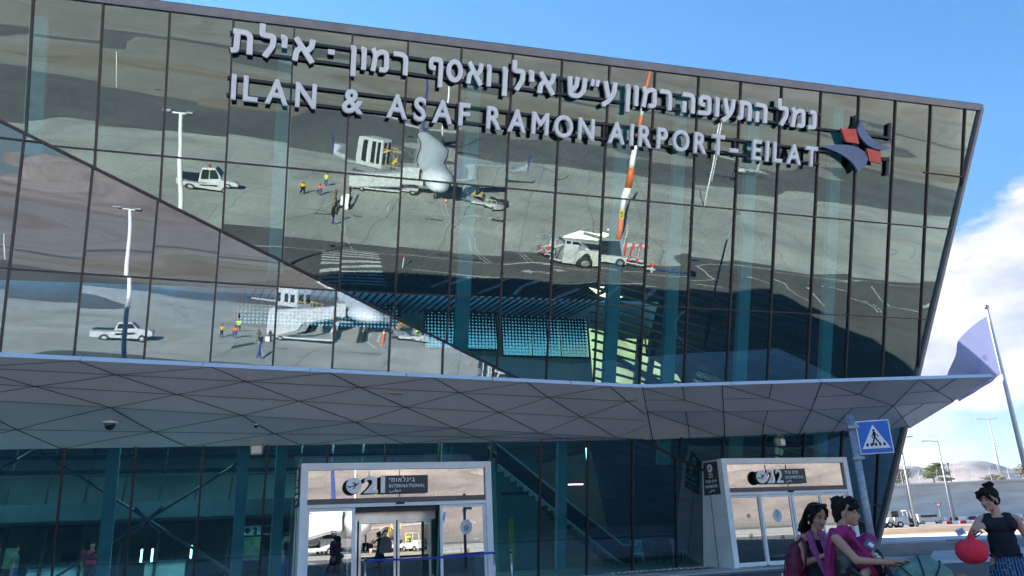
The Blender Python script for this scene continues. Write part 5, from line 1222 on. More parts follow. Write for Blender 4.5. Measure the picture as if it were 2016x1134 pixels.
for sg in (-1, 1):
    mb = MB(); r_ = [(13.2, sg * 1.3, 2.3), (18.6, sg * 1.3, 2.3), (19.6, sg * 12.2, 2.9), (18.4, sg * 12.2, 2.95)]; mb.prism(r_, (0, 0, .32)); obj('wing', mb, 'wing', ac, bevel=.1)
    mb = MB(); mb.prism([(18.4, sg * 12.2, 2.95), (19.6, sg * 12.2, 2.95), (20.8, sg * 12.8, 4.3), (20.2, sg * 12.8, 4.3)], (0, sg * .1, 0)); obj('winglet', mb, 'navy', ac)
    mb = MB(); mb.lathe([(.70, 0), (.95, .15), (1.0, 1.0), (.85, 2.6), (.5, 3.4), (.3, 3.4)], 20, (10.6, sg * 4.3, 1.7), (1, 0, 0)); e = obj('engine', mb, 'vwhite', ac, True)
    mb = MB(); mb.lathe([(0, .35), (.86, .35)], 20, (10.6, sg * 4.3, 1.7), (1, 0, 0)); mb.lathe([(.72, -.02), (.98, .12), (.96, .2), (.70, .1)], 20, (10.6, sg * 4.3, 1.7), (1, 0, 0)); obj('intake', mb, 'dark', e)
    mb = MB(); mb.prism([(34.0, sg * .5, 5.0), (37.2, sg * .3, 5.0), (38.6, sg * 6.3, 5.5), (37.2, sg * 6.3, 5.5)], (0, 0, .18)); obj('tailplane', mb, 'vwhite', ac)
    mb = MB(); mb.bar((18.5, sg * 2.9, 2.5), (18.5, sg * 2.9, .5), .2, .2); g_ = obj('main_gear', mb, 'galv', ac)
    for d in (-.25, .25): wheel(g_, 18.5, sg * 2.9 + d, .5, .3)
mb = MB(); mb.prism([(30.5, -.12, 4.9), (36.8, -.12, 5.1), (39.6, -.08, 11.2), (36.9, -.08, 11.2)], (0, .24, 0)); fin = obj('tail_fin', mb, 'navy', ac)
mb = MB()
for r, x in ((1.47, 28.2), (1.06, 32.2)):
    for j in range(n): a = 2 * math.pi * j / n; mb.v.append(V((x, r * math.cos(a), ZC + (x - 25) / 14 * 1.1 + r * math.sin(a))))
for j in range(n): mb.f.append((j, (j + 1) % n, (j + 1) % n + n, j + n))
obj('tail_band', mb, 'purple', ac, True)
mb = MB(); mb.bar((3.6, 0, 2.3), (3.6, 0, .4), .14, .14); g_ = obj('nose_gear', mb, 'galv', ac)
for d in (-.2, .2): wheel(g_, 3.6, d, .36, .2)
# passenger steps at the port door (local -y side)
pst = thing('boarding_stairs', 'white covered passenger stair truck docked at the aircraft front door', 'stair truck', (0, 0, 0))
M_ac = Matrix.Translation((24.5, -24.0, 0)) @ Matrix.Rotation(math.atan2(-.913, .407), 4, 'Z')
pst.location = M_ac @ V((4.6, -5.4, 0)); pst.rotation_euler = (0, 0, math.atan2(-.913, .407) - math.pi / 2)
# local +x points away from the fuselage
mb = MB(); mb.prism([(-3.4, -.85, 2.2), (-2.6, -.85, 2.2), (4.6, -.85, .3), (4.9, -.85, .3), (4.9, -.85, .55), (-2.5, -.85, 2.5), (-3.4, -.85, 2.5)], (0, 1.7, 0)); obj('steps', mb, 'alu', pst)
mb = MB()
for y in (-.95, .88): mb.prism([(-3.5, y, 2.4), (-2.4, y, 2.4), (4.9, y, .5), (4.9, y, 2.6), (-2.3, y, 4.6), (-3.5, y, 4.6)], (0, .07, 0))
mb.prism([(-3.5, -.95, 4.6), (-2.3, -.95, 4.6), (4.9, -.95, 2.6), (4.9, .95, 2.6), (-2.3, .95, 4.6), (-3.5, .95, 4.6)], (0, 0, .08)); obj('canopy', mb, 'vwhite', pst)
mb = MB(); mb.box((.8, 0, .62), (7.2, 1.9, .3)); mb.box((-2.3, 1.25, 1.1), (1.5, .9, 1.1)); obj('chassis', mb, 'vwhite', pst, bevel=.04); mb = MB(); mb.box((-2.3, 1.3, 1.75), (1.1, .86, .6)); obj('cab_window', mb, 'winglass', pst, bevel=.05)
for x in (-2.4, 3.2):
    for y in (-.95, 1.05): wheel(pst, x, y, .4)
# high loader cabin behind the steps
hl = thing('medical_lift_truck', 'cream lift truck with its raised box cabin beside the aircraft', 'lift truck', (23.6, -40.2, 0), R(65), None, .80)
mb = MB(); mb.box((0, 0, .8), (6.0, 2.2, .4)); obj('chassis', mb, 'dark', hl); mb = MB(); mb.box((-.4, 0, 4.9), (4.6, 2.5, 2.3)); cb = obj('cabin', mb, 'vwhite', hl, bevel=.1)
mb = MB()
for y in (-.62, .62): mb.box((1.93, y, 5.2), (.04, .7, .9))
for x in (-1.5, 0, 1.1): mb.box((x, 1.26, 5.2), (.7, .04, .8)); mb.box((x, -1.26, 5.2), (.7, .04, .8))
obj('window', mb, 'winglass', cb)
mb = MB()
for y in (-.9, .9): mb.bar((-2, y, 1), (1.6, y, 3.7), .14, .12); mb.bar((1.6, y, 1), (-2, y, 3.7), .14, .12)
mb.box((2.9, 0, 4.0), (1.9, 2.2, .1)); obj('scissor_lift', mb, 'galv', hl); mb = MB()
for y in (-1, 1): mb.bar((2, y, 5.1), (3.8, y, 5.1), .06, .06); mb.bar((3.8, y, 4), (3.8, y, 5.1), .06, .06); mb.bar((2.9, y, 4), (2.9, y, 5.1), .06, .06)
obj('railing', mb, 'yellow', hl); mb = MB(); mb.box((2.7, 0, 1.6), (1.3, 2.1, 1.5)); obj('driver_cab', mb, 'vwhite', hl, bevel=.1)
for x in (-2, 2.1):
    for y in (-1, 1): wheel(hl, x, y, .45)
blt = thing('belt_loader', 'yellow railed belt loader at the right of the aircraft nose', 'belt loader', (30.2, -26.8, 0), R(118))
mb = MB(); mb.box((0, 0, .6), (5.0, 1.4, .35)); obj('chassis', mb, 'vwhite', blt); mb = MB(); mb.bar((-3.5, 0, .6), (3.5, 0, 2.4), .8, .16, side=(0, 1, 0)); obj('belt', mb, 'beige', blt); mb = MB()
for y in (-.45, .45): mb.bar((-3.3, y, 1.5), (3.5, y, 3.3), .05, .05); [mb.bar((x, y, .65 + (x + 3.5) * .257), (x, y, 1.45 + (x + 3.5) * .257), .05, .05) for x in (-3.2, -1.5, 0.2, 1.9, 3.4)]
obj('railing', mb, 'yellow', blt)
for x in (-1.6, 1.6):
    for y in (-.6, .6): wheel(blt, x, y, .32)
bt = thing('baggage_tug', 'small white baggage tug with a cart in front of the belt loader', 'baggage tug', (30.6, -23.6, 0), R(75))
mb = MB(); mb.box((0, 0, .6), (2.2, 1.2, .6)); mb.box((.8, 0, 1.0), (.7, 1.1, .3)); mb.box((-.1, 0, 1.85), (1.1, 1.15, .07)); [mb.bar((x, y, .9), (x, y, 1.85), .06, .06) for x in (-.6, .4) for y in (-.5, .5)]; obj('body', mb, 'vwhite', bt, bevel=.03)
mb = MB(); mb.box((-3.2, 0, .6), (2.4, 1.5, .12)); [mb.box((-3.9 + .75 * i, (i % 2) * .5 - .25, .95), (.7, .55, .55)) for i in range(3)]; obj('baggage_cart', mb, 'galv', bt)
for x in (-.7, .7, -3.9, -2.5):
    for y in (-.55, .55): wheel(bt, x, y, .28, .16)
# traffic cone under the nose
cn = thing('traffic_cone', 'orange traffic cone in front of the aircraft nose wheel', 'traffic cone', (26.3, -25.0, 0)); mb = MB(); mb.lathe([(.24, 0), (.24, .03), (.14, .04), (.03, .72), (0, .72)], 14); obj('cone', mb, 'orange', cn); mb = MB(); mb.lathe([(.112, .25), (.078, .45)], 14); obj('white_collar', mb, 'white', cn)
cr_ = thing('marker_post', 'thin post with a small red head standing on the kerb beside the zebra crossing', 'marker post', (11.6, -6.2, 0)); mb = MB(); mb.tube([(0, 0, 0), (0, 0, .9)], .03, 6); obj('post', mb, 'white', cr_); mb = MB(); mb.box((0, 0, 1.0), (.12, .12, .3)); obj('red_head', mb, 'redp', cr_)
gl = thing('small_aircraft', 'small white light aircraft parked far off, mirrored below the word EILAT', 'aircraft', (112, -56, 0), R(-10)); mb = MB(); mb.lathe([(0, 0), (.5, .5), (.6, 2), (.5, 4), (.2, 8), (0, 8.1)], 12, (-3, 0, 1.4), (1, 0, 0)); obj('fuselage', mb, 'vwhite', gl, True); mb = MB(); mb.box((-.6, 0, 2.0), (1.3, 11, .14)); obj('wing', mb, 'vwhite', gl); mb = MB(); mb.box((4.6, 0, 1.8), (.8, 3.2, .1)); mb.box((4.6, 0, 2.4), (.8, .1, 1.4)); obj('tail', mb, 'vwhite', gl)
for x, y in ((-1, 1), (-1, -1), (-2.8, 0)): wheel(gl, x, y, .25, .14)
for i, (x, y) in enumerate(((66, -24), (47, -64), (97, -50), (5, -120))):
    lamp_pole(x, y, 0, 13 if i < 3 else 8, ['apron lamp mast far right of the aircraft', 'apron lamp mast behind the aircraft tail', 'apron lamp mast beside the small aircraft', 'short mast on the far side of the taxiway'][i], 1.6, .16, 2, 'lamp masts on the apron', rr=1)
# ------------------------------------------------------------------ people
def remesh(o, vox, sm=4, fac=.5, parent=None):
    m = o.modifiers.new('r', 'REMESH'); m.mode = 'VOXEL'; m.voxel_size = vox; m.use_smooth_shade = True
    if sm: s = o.modifiers.new('s', 'SMOOTH'); s.iterations = sm; s.factor = fac
    bpy.context.view_layer.update()
    me = bpy.data.meshes.new_from_object(o.evaluated_get(bpy.context.evaluated_depsgraph_get())); o.modifiers.clear(); old = o.data; o.data = me; bpy.data.meshes.remove(old)
    me.polygons.foreach_set('use_smooth', [True] * len(me.polygons)); return o
def frame(yaw, pitch=0.0, roll=0.0):  # head frame: local -y is where the face looks; yaw>0 turns to viewer right
    return Matrix.Rotation(yaw, 3, 'Z') @ Matrix.Rotation(pitch, 3, 'X') @ Matrix.Rotation(roll, 3, 'Y')
def head(mb, c, F):
    c = V(c)
    def P(x, y, z): return c + F @ V((x, y, z))
    def E(x, y, z, rx, ry, rz): mb.ell(P(x, y, z), (rx, ry, rz), 16, 10, ax=F)
    E(0, .012, .042, .073, .090, .083)                     # cranium, centre of head = c
    E(0, -.030, -.030, .056, .058, .072)                   # face
    E(0, -.045, -.078, .034, .036, .034)                   # jaw
    mb.ell(P(0, -.070, -.094), (.017, .016, .015), 10, 6, ax=F)   # chin
    for s in (-1, 1):
        E(.036 * s, -.058, -.026, .022, .020, .020); E(.030 * s, -.072, .022, .022, .013, .008); E(.075 * s, .018, -.012, .008, .018, .030)
    mb.chain([P(0, -.080, .010), P(0, -.097, -.016), P(0, -.106, -.030)], [.008, .010, .0115]); E(-.010, -.092, -.034, .008, .009, .007); E(.010, -.092, -.034, .008, .009, .007)
    E(0, -.082, -.058, .020, .012, .008)
    return P
def face_parts(root, c, F, iris='hair', look=1):
    c = V(c)
    def P(x, y, z): return c + F @ V((x, y, z))
    for s in (-1, 1):
        mb = MB(); mb.ell(P(.031 * s, -.0715, .004), (.011, .009, .0042), 12, 8, ax=F); e = obj('eye', mb, 'eye_w', root, True)
        mb = MB(); mb.ell(P(.031 * s, -.0795, .004), (.0055, .004, .0052), 10, 6, ax=F); obj('iris', mb, 'joint', e, True)
        mb = MB(); mb.chain([P(.014 * s, -.087, .027), P(.032 * s, -.086, .033), P(.050 * s, -.072, .028)], [.0034, .0036, .0022]); obj('eyebrow', mb, 'hair', root, True)
        mb = MB(); mb.chain([P(.019 * s, -.081, .009), P(.032 * s, -.083, .0125), P(.045 * s, -.075, .007)], [.0018, .0022, .0016]); obj('eyelash', mb, 'hair', root, True)
    mb = MB(); mb.chain([P(-.021, -.086, -.058), P(-.007, -.094, -.054), P(0, -.094, -.056), P(.007, -.094, -.054), P(.021, -.086, -.058)], [.002, .0045, .004, .0045, .002]); mb.chain([P(-.017, -.086, -.062), P(0, -.093, -.066), P(.017, -.086, -.062)], [.002, .005, .002]); obj('mouth', mb, 'lip', root, True)
def hand(mb, w, d, pn, curl=.5, spread=.12, side=1, s=1.0):   # wrist, direction, palm normal (towards palm side)
    w = V(w); d = V(d).normalized(); pn = V(pn); pn = (pn - d * pn.dot(d)).normalized(); x = d.cross(pn) * side
    Fm = Matrix((x, pn, d)).transposed()
    mb.ell(w + d * .045 * s, (.037 * s, .015 * s, .050 * s), 12, 8, ax=Fm)
    for i, (off, ln) in enumerate(((-.027, .062), (-.009, .072), (.010, .067), (.027, .052))):
        a = spread * (i - 1.5) / 1.5; p = w + d * .082 * s + x * off * s; dir_ = (d * math.cos(a) + x * math.sin(a)).normalized(); q = [p]; rr = [.0088 * s]; ang = 0
        for k, f in enumerate((.45, .32, .23)):
            ang += curl * (.7, 1.0, .8)[k]; p = p + (dir_ * math.cos(ang) + pn * math.sin(ang)) * ln * f * s; q.append(p); rr.append((.0082, .0075, .0065)[k] * s)
        mb.chain(q, rr)
    p = w + d * .022 * s - x * .026 * s; t1 = p + (d * .6 - x * .75 + pn * .25) * .034 * s; t2 = t1 + (d * .85 - x * .25 + pn * (.2 + curl * .5)) * .030 * s; t3 = t2 + (d * .9 + x * .05 + pn * curl * .5) * .022 * s
    mb.chain([p, t1, t2, t3], [.013 * s, .0105 * s, .009 * s, .0075 * s])
def hair_clump(mb, c, F, pts, r, n, rnd, jit=.012):
    for _ in range(n):
        P = [V(c) + F @ (V(p) + V((rnd.gauss(0, jit), rnd.gauss(0, jit), rnd.gauss(0, jit)))) for p in pts]; rr = [r * rnd.uniform(.6, 1.2) * (1 - .35 * k / len(P)) for k in range(len(P))]; mb.chain(P, rr)
def legs(mb, hip, z, ang, foot_dx=.12, w=.085):
    for s, a in ((-1, .10), (1, -.14)):
        h = V((hip[0] + s * w, hip[1], z)); k = V((h.x + a * .5 + foot_dx * .2, h.y - .03, z * .52)); f = V((h.x + a * 1.2, h.y + .03, .075))
        mb.chain([h, k, f], [.085, .056, .038]); mb.chain([f, f + V((.10 * ang, -.13, -.045)), f + V((.13 * ang, -.19, -.05))], [.038, .032, .022])

# ---- woman in black with the red bag (right edge). Local frame: x right, y away from camera, z up
def person(label, loc, az, s=1.1): return thing('person', label, 'person', loc, -az, None, s)
azC = math.atan2(5.44, 9.33)
C = person('woman in a black sleeveless top and patterned skirt holding a round red bag', (5.47, 9.33, 0), azC)
rnd = random.Random(11)
hc = V((.012, 0, 1.548)); FC = frame(R(-38), R(4))
b = MB(); head(b, hc, FC)
b.chain([(.045, .04, 1.49), (.05, .035, 1.395)], [.048, .052])
b.ell((.055, .03, 1.29), (.150, .085, .10), 16, 10); b.ell((.05, .03, 1.15), (.122, .080, .13), 16, 10); b.ell((.05, .03, 1.02), (.125, .088, .10), 16, 10); b.ell((.05, .03, .92), (.155, .10, .12), 16, 10)
shR = V((-.115, .02, 1.345)); elR = V((-.245, -.13, 1.165)); wrR = V((-.185, -.235, 1.275))
shL = V((.215, .03, 1.345)); elL = V((.305, .06, 1.085)); wrL = V((.415, .01, .86))
b.chain([(-.05, .03, 1.36), shR, elR, wrR], [.055, .050, .036, .024]); b.chain([(.15, .03, 1.36), shL, elL, wrL], [.055, .050, .036, .024])
hand(b, wrR, V((.85, -.15, .25)), V((0, 1, -.4)), 1.1, .08, 1); hand(b, wrL, V((.5, -.2, -.8)), V((-.6, -.4, -.3)), .35, .1, 1)
legs(b, (.05, .03), .90, -1, -.1)
C_b = obj('body', b, 'skin', C, True); remesh(C_b, .0065, 3)
face_parts(C, hc, FC)
h = MB(); 
def HP(x, y, z): return hc + FC @ V((x, y, z))
h.ell(HP(0, .030, .062), (.086, .094, .080), 18, 12, ax=FC); h.ell(HP(.0, .052, .0), (.080, .068, .07), 16, 10, ax=FC); h.ell(HP(.0, .035, .155), (.040, .040, .030), 12, 8, ax=FC); h.ell(HP(.0, -.048, .088), (.060, .034, .034), 14, 8, ax=FC)
for k in range(26): a = rnd.uniform(0, 6.28); q = HP(.035 * math.cos(a), .035 + .035 * math.sin(a), .155 + rnd.uniform(-.02, .03)); h.chain([q, q + V((rnd.gauss(0, .018), rnd.gauss(0, .018), rnd.gauss(.004, .014)))], [.013, .006])
hair_clump(h, hc, FC, [(-.02, -.055, .118), (.03, -.088, .085), (.058, -.078, .045), (.072, -.045, .010)], .013, 9, rnd, .008); hair_clump(h, hc, FC, [(.0, -.06, .115), (-.045, -.088, .080), (-.070, -.066, .040), (-.078, -.03, .0)], .013, 9, rnd, .008); hair_clump(h, hc, FC, [(.005, -.05, .12), (.0, -.092, .085), (-.018, -.100, .052)], .011, 7, rnd, .010)
remesh(obj('hair', h, 'hair', C, True), .007, 1)
t = MB(); t.ell((.055, .028, 1.28), (.158, .098, .105), 20, 12); t.ell((.05, .028, 1.15), (.137, .094, .14), 20, 12); t.ell((.052, .028, 1.05), (.142, .100, .13), 20, 12)
t.chain([(-.025, .06, 1.375), (-.045, .03, 1.366), (-.060, -.02, 1.30)], [.050, .054, .062]); t.chain([(.130, .06, 1.375), (.150, .03, 1.366), (.165, -.02, 1.30)], [.050, .054, .062]); t.ell((.055, .06, 1.33), (.14, .07, .07), 14, 8)
for k in range(8): t.ell((.05 + .13 * math.cos(k), .03 - .09, 1.0 + .012 * math.sin(k * 2)), (.03, .02, .02), 8, 6)
tk = obj('tank_top', t, 'blackcloth', C, True); remesh(tk, .009, 4)
s_ = MB(); n = 56; rows_ = [(.98, .140, .100), (.90, .175, .125), (.78, .215, .16), (.62, .26, .20), (.46, .31, .24), (.30, .36, .28)]
for z, rx, ry in rows_:
    for j in range(n): a = 2 * math.pi * j / n; f = 1 + (.02 + .13 * (1 - z)) * math.sin(a * 9 + z * 3) * .6; s_.v.append(V((.06 + (1 - z) * .05 + rx * f * math.cos(a), .03 + ry * f * math.sin(a), z)))
for k in range(len(rows_) - 1):
    for j in range(n): a = k * n + j; b2 = k * n + (j + 1) % n; s_.f.append((a, b2, b2 + n, a + n))
o = obj('skirt', s_, 'skirt', C, True); sm = o.modifiers.new('t', 'SOLIDIFY'); sm.thickness = .006
ns = MB(); ns.chain([(-.03, -.225, 1.235), (-.10, -.28, 1.205), (-.15, -.30, 1.17)], [.007, .007, .007])
def wpt(p): return C.matrix_basis @ V(p)
bpy.context.view_layer.update()
Mw = Matrix.Translation(C.location) @ Matrix.Rotation(-azC, 4, 'Z') @ Matrix.Scale(1.1, 4)
rb = thing('drawstring_bag', 'round coral red gathered bag hanging from the hand of the woman in black', 'bag', Mw @ V((-.245, -.29, 1.055)), -azC, None, .98)
g = MB(); nn = 40; mm = 22
for k in range(mm + 1):
    th = math.pi * k / mm
    for j in range(nn):
        ph = 2 * math.pi * j / nn; cz = math.cos(th); wr = 1 + .055 * math.sin(ph * 11 + .8 * math.sin(ph * 3)) * max(0, cz) ** .8 * 1.2 + .02 * math.sin(ph * 3 + 1) + .012 * math.sin(ph * 7 + th * 6)
        rr = math.sin(th) ** .8; g.v.append(V((.172 * rr * wr * math.cos(ph), .115 * rr * wr * math.sin(ph), .142 * cz * (1 - .10 * (1 - rr) * (cz > 0)))))
for k in range(mm):
    for j in range(nn): a = k * nn + j; b2 = k * nn + (j + 1) % nn; g.f.append((a, a + nn, b2 + nn, b2))
bag_o = obj('pouch', g, 'redbag', rb, True)
g = MB(); g.chain([(.02, 0, .125), (.005, -.01, .165), (.035, 0, .175), (.05, 0, .13)], [.014, .012, .012, .014]); obj('gathered_neck', g, 'redbag', rb, True)
g = MB(); 
for a, b2 in (((-.01, 0, .14), (.145, .055, .215)), ((.05, 0, .14), (.150, .05, .195))): g.bar(a, b2, .028, .006, side=(0, 1, .3))
obj('strap', g, 'blackcloth', rb)
ps = thing('passport_phone', 'white and blue phone held flat by the woman in black', 'phone', Mw @ V((-.310, -.24, 1.245)), -azC, None, 1.1)
g = MB(); ax_p = (V((.8, 0, .25)).normalized(), V((.1, 1, 0)).normalized(), V((-.3, 0, .9)).normalized()); g.box((0, 0, 0), (.085, .012, .07), ax=ax_p); obj('case', g, 'white', ps, bevel=.003); g = MB(); g.box(V((0, -.008, .0)), (.062, .004, .046), ax=ax_p); obj('screen', g, M.setdefault('phoneblue', mat('blue grey screen', (.22, .33, .55), .3)), ps)

# ---- woman with the magenta wrap, baby on her front, profile to the right
azB = math.atan2(3.21, 7.98)
B = person('woman in profile with short dark hair and a magenta wrap, reaching forward to a pram', (3.20, 7.97, 0), azB)
hc = V((.035, 0, 1.475)); FB = frame(R(80), R(0))
b = MB(); head(b, hc, FB)
b.chain([(.0, .0, 1.42), (-.035, .0, 1.315)], [.048, .052])
b.ell((-.06, .0, 1.22), (.095, .140, .10), 16, 10); b.ell((-.05, .0, 1.08), (.088, .118, .13), 16, 10); b.ell((-.045, 0, .93), (.10, .13, .12), 16, 10); b.ell((-.045, 0, .84), (.11, .14, .10), 16, 10)
sh = V((-.085, -.145, 1.265)); el = V((.05, -.24, 1.085)); wr = V((.335, -.28, 1.062))
b.chain([(-.06, -.05, 1.30), sh, el, wr], [.055, .050, .037, .023]); hand(b, wr, V((1, -.05, .10)), V((.1, -.25, -1)), .18, .22, 1)
sh2 = V((-.06, .145, 1.27)); el2 = V((.03, .22, 1.05)); wr2 = V((.30, .20, 1.02)); b.chain([(-.06, .05, 1.30), sh2, el2, wr2], [.055, .05, .037, .023]); hand(b, wr2, V((1, 0, 0)), V((0, 0, -1)), .8, .1, -1)
legs(b, (-.045, 0), .84, 1, .1, .07)
remesh(obj('body', b, 'skin2', B, True), .0065, 3)
face_parts(B, hc, FB)
h = MB()
h.ell(hc + FB @ V((0, -.048, .090)), (.060, .036, .034), 14, 8, ax=FB)
h.ell(hc + FB @ V((0, .038, .062)), (.088, .088, .082), 18, 12, ax=FB); h.ell(hc + FB @ V((0, .066, .005)), (.076, .060, .080), 16, 10, ax=FB); h.ell(hc + FB @ V((0, .060, .118)), (.052, .055, .042), 12, 8, ax=FB); h.ell(hc + FB @ V((0, .086, -.04)), (.045, .03, .045), 12, 8, ax=FB)
hair_clump(h, hc, FB, [(-.01, -.04, .125), (-.045, -.078, .105), (-.060, -.080, .060), (-.070, -.050, .030)], .014, 10, rnd, .009); hair_clump(h, hc, FB, [(.01, -.04, .125), (.045, -.078, .105), (.060, -.080, .060), (.07, -.05, .03)], .014, 8, rnd, .009)
hair_clump(h, hc, FB, [(.0, -.05, .128), (.0, -.090, .100), (-.01, -.104, .075)], .012, 8, rnd, .012)
for k in range(34): a = rnd.uniform(0, 6.28); q = hc + FB @ V((.05 * math.cos(a), .055 + .05 * math.sin(a), .12 + rnd.uniform(-.03, .03))); h.chain([q, q + V((rnd.gauss(-.004, .02), rnd.gauss(0, .018), rnd.gauss(.008, .016)))], [.014, .005])
for k in range(10): q = hc + FB @ V((rnd.uniform(-.05, .05), .10, -.04)); h.chain([q, q + V((rnd.gauss(-.006, .012), rnd.gauss(0, .012), -.035))], [.009, .004])
remesh(obj('hair', h, 'hair', B, True), .007, 1)
t = MB(); t.ell((-.06, 0, 1.19), (.105, .15, .10), 18, 12); t.ell((-.052, 0, 1.07), (.098, .13, .14), 18, 12); t.ell((-.045, 0, .92), (.115, .145, .13), 18, 12); remesh(obj('vest_top', t, 'greycloth', B, True), .009, 4)
t = MB(); n = 40; rr_ = [(.90, .125, .155), (.75, .155, .18), (.5, .19, .22), (.30, .22, .25)]
for z, rx, ry in rr_:
    for j in range(n): a = 2 * math.pi * j / n; f = 1 + .03 * math.sin(a * 7); t.v.append(V((-.03 + rx * f * math.cos(a), ry * f * math.sin(a), z)))
for k in range(3):
    for j in range(n): a = k * n + j; b2 = k * n + (j + 1) % n; t.f.append((a, b2, b2 + n, a + n))
o = obj('long_skirt', t, 'blackcloth', B, True); o.modifiers.new('t', 'SOLIDIFY').thickness = .006
w = MB()   # wrap round the shoulders, tail hanging behind, built of many loose folds
def folds(paths, n, rad, jit):
    for _ in range(n):
        o_ = V((rnd.gauss(0, jit), rnd.gauss(0, jit), rnd.gauss(0, jit * .5))); P = [V(p) + o_ + V((rnd.gauss(0, jit * .35), rnd.gauss(0, jit * .35), 0)) for p in paths]; w.chain(P, [rad * rnd.uniform(.7, 1.1)] * len(P))
w.chain([(-.055, -.115, 1.300), (-.125, -.11, 1.23), (-.155, -.09, 1.10), (-.165, -.09, .95), (-.165, -.09, .80)], [.058, .050, .044, .040, .036]); w.chain([(-.055, .10, 1.30), (-.12, .08, 1.22), (-.14, .04, 1.1)], [.058, .05, .044])
folds([(.02, -.06, 1.325), (-.02, -.11, 1.345), (-.09, -.13, 1.31), (-.145, -.12, 1.20), (-.175, -.11, 1.06), (-.19, -.10, .92), (-.185, -.10, .78)], 12, .018, .020)
folds([(.05, .04, 1.315), (-.02, .09, 1.345), (-.09, .10, 1.30), (-.14, .05, 1.20), (-.165, .0, 1.05)], 7, .018, .022)
folds([(-.02, -.10, 1.335), (.045, -.105, 1.25), (.09, -.09, 1.17)], 8, .020, .018); folds([(-.02, .09, 1.32), (.05, .07, 1.24), (.09, .04, 1.16)], 6, .020, .018)
w.chain([(-.10, 0, 1.31), (-.13, -.02, 1.20)], [.05, .055])
wo = obj('magenta_wrap', w, 'magenta', B, True); remesh(wo, .009, 2)
dm = wo.modifiers.new('d', 'DISPLACE'); tx = bpy.data.textures.new('folds', 'CLOUDS'); tx.noise_scale = .05; dm.texture = tx; dm.strength = .014; dm.mid_level = .5
t = MB(); t.bar((-.10, -.135, 1.09), (-.13, -.15, .82), .03, .008, side=(1, 0, 0)); t.bar((-.03, -.14, 1.02), (-.05, -.16, .80), .03, .008, side=(1, 0, 0)); t.chain([(.06, -.13, 1.04), (.0, -.15, .98), (-.1, -.14, .96)], [.012, .012, .012]); obj('carrier_strap', t, 'blackcloth', B)
# baby in the carrier
bb = person('baby asleep in the magenta front carrier of the woman in profile', Mb_loc := (Matrix.Translation(B.location) @ Matrix.Rotation(-azB, 4, 'Z') @ Matrix.Scale(1.1, 4)) @ V((.12, -.02, 1.05)), azB)
b = MB(); b.ell((.035, -.0, .19), (.055, .056, .062), 14, 9); b.ell((.01, 0, .03), (.075, .085, .11), 14, 9); b.chain([(.0, -.06, -.06), (-.02, -.155, -.08), (-.015, -.165, -.17), (-.02, -.165, -.235)], [.050, .044, .034, .026]); b.chain([(-.02, -.165, -.235), (.02, -.19, -.25)], [.024, .018]); b.chain([(.0, .06, -.06), (-.01, .15, -.09), (-.01, .16, -.2)], [.045, .04, .03]); b.chain([(.04, -.06, .10), (.115, -.085, .04), (.13, -.08, .0)], [.03, .024, .018]); hand(b, V((.13, -.08, .0)), V((.2, 0, -1)), V((-1, 0, 0)), .5, .1, 1, .55); b.ell((.088, -.01, .185), (.010, .009, .009), 8, 6)
remesh(obj('body', b, 'skin', bb, True), .006, 3)
t = MB(); t.ell((-.01, -.01, .10), (.115, .115, .12), 20, 12); t.ell((.055, -.02, .175), (.075, .09, .075), 16, 10); t.chain([(-.09, -.04, .14), (-.04, -.10, .0)], [.05, .06]); ho = obj('hood', t, 'magenta', bb, True); remesh(ho, .009, 3); d2 = ho.modifiers.new('d', 'DISPLACE'); d2.texture = tx; d2.strength = .02
t = MB(); t.ell((.025, -.01, -.085), (.095, .10, .085), 18, 12); t.ell((.0, -.01, .0), (.09, .1, .09), 14, 9); remesh(obj('sleepsuit', t, 'crimson', bb, True), .009, 3)
t = MB(); t.ell((.085, .0, .02), (.075, .098, .11), 16, 10); t.ell((.10, .0, -.06), (.06, .09, .08), 16, 10); remesh(obj('carrier_panel', t, 'blackcloth', bb, True), .01, 2)
t = MB(); ax_b = (V((.75, -.1, -.55)).normalized(), V((.1, 1, 0)).normalized(), V((.55, 0, .75)).normalized()); t.box((.070, -.118, .155), (.10, .012, .075), ax=ax_b); pb = obj('badge', t, M.setdefault('badge', mat('slate badge', (.10, .13, .22), .6)), bb, bevel=.004); t = MB(); t.box((.070, -.126, .155), (.045, .004, .03), ax=ax_b); obj('badge_patch', t, 'white', pb); t = MB(); t.ell((.098, -.118, .075), (.014, .008, .014), 10, 6); t.ell((.11, -.116, .05), (.014, .008, .014), 10, 6); obj('snap_button', t, 'alu', bb)
# pram
pr_ = thing('pram', 'pram with a sage green hood and black rim in front of the woman in profile', 'pram', Mb := (Matrix.Translation(B.location) @ Matrix.Rotation(-azB, 4, 'Z') @ Matrix.Scale(1.1, 4)) @ V((.53, -.22, 0)), -azB, None, 1.1)
t = MB(); n = 26; m_ = 16
for i in range(n + 1):
    A = R(8 + 150 * i / n); fold = 1 + .012 * math.sin(i * 1.9) + .012 * math.sin(i * .9)
    for j in range(m_ + 1):
        Bq = R(-82 + 164 * j / m_); k = fold * (1 + .016 * math.sin(j * .9 + i * .5)); t.v.append(V((.02 - .245 * math.cos(A) * math.cos(Bq) ** .6 * k, .20 * math.sin(Bq) * k, .84 + .265 * math.sin(A) * math.cos(Bq) ** .6 * k)))
for i in range(n):
    for j in range(m_): a = i * (m_ + 1) + j; t.f.append((a, a + 1, a + m_ + 2, a + m_ + 1))
hd = obj('hood', t, 'greencloth', pr_, True); hd.modifiers.new('t', 'SOLIDIFY').thickness = .012
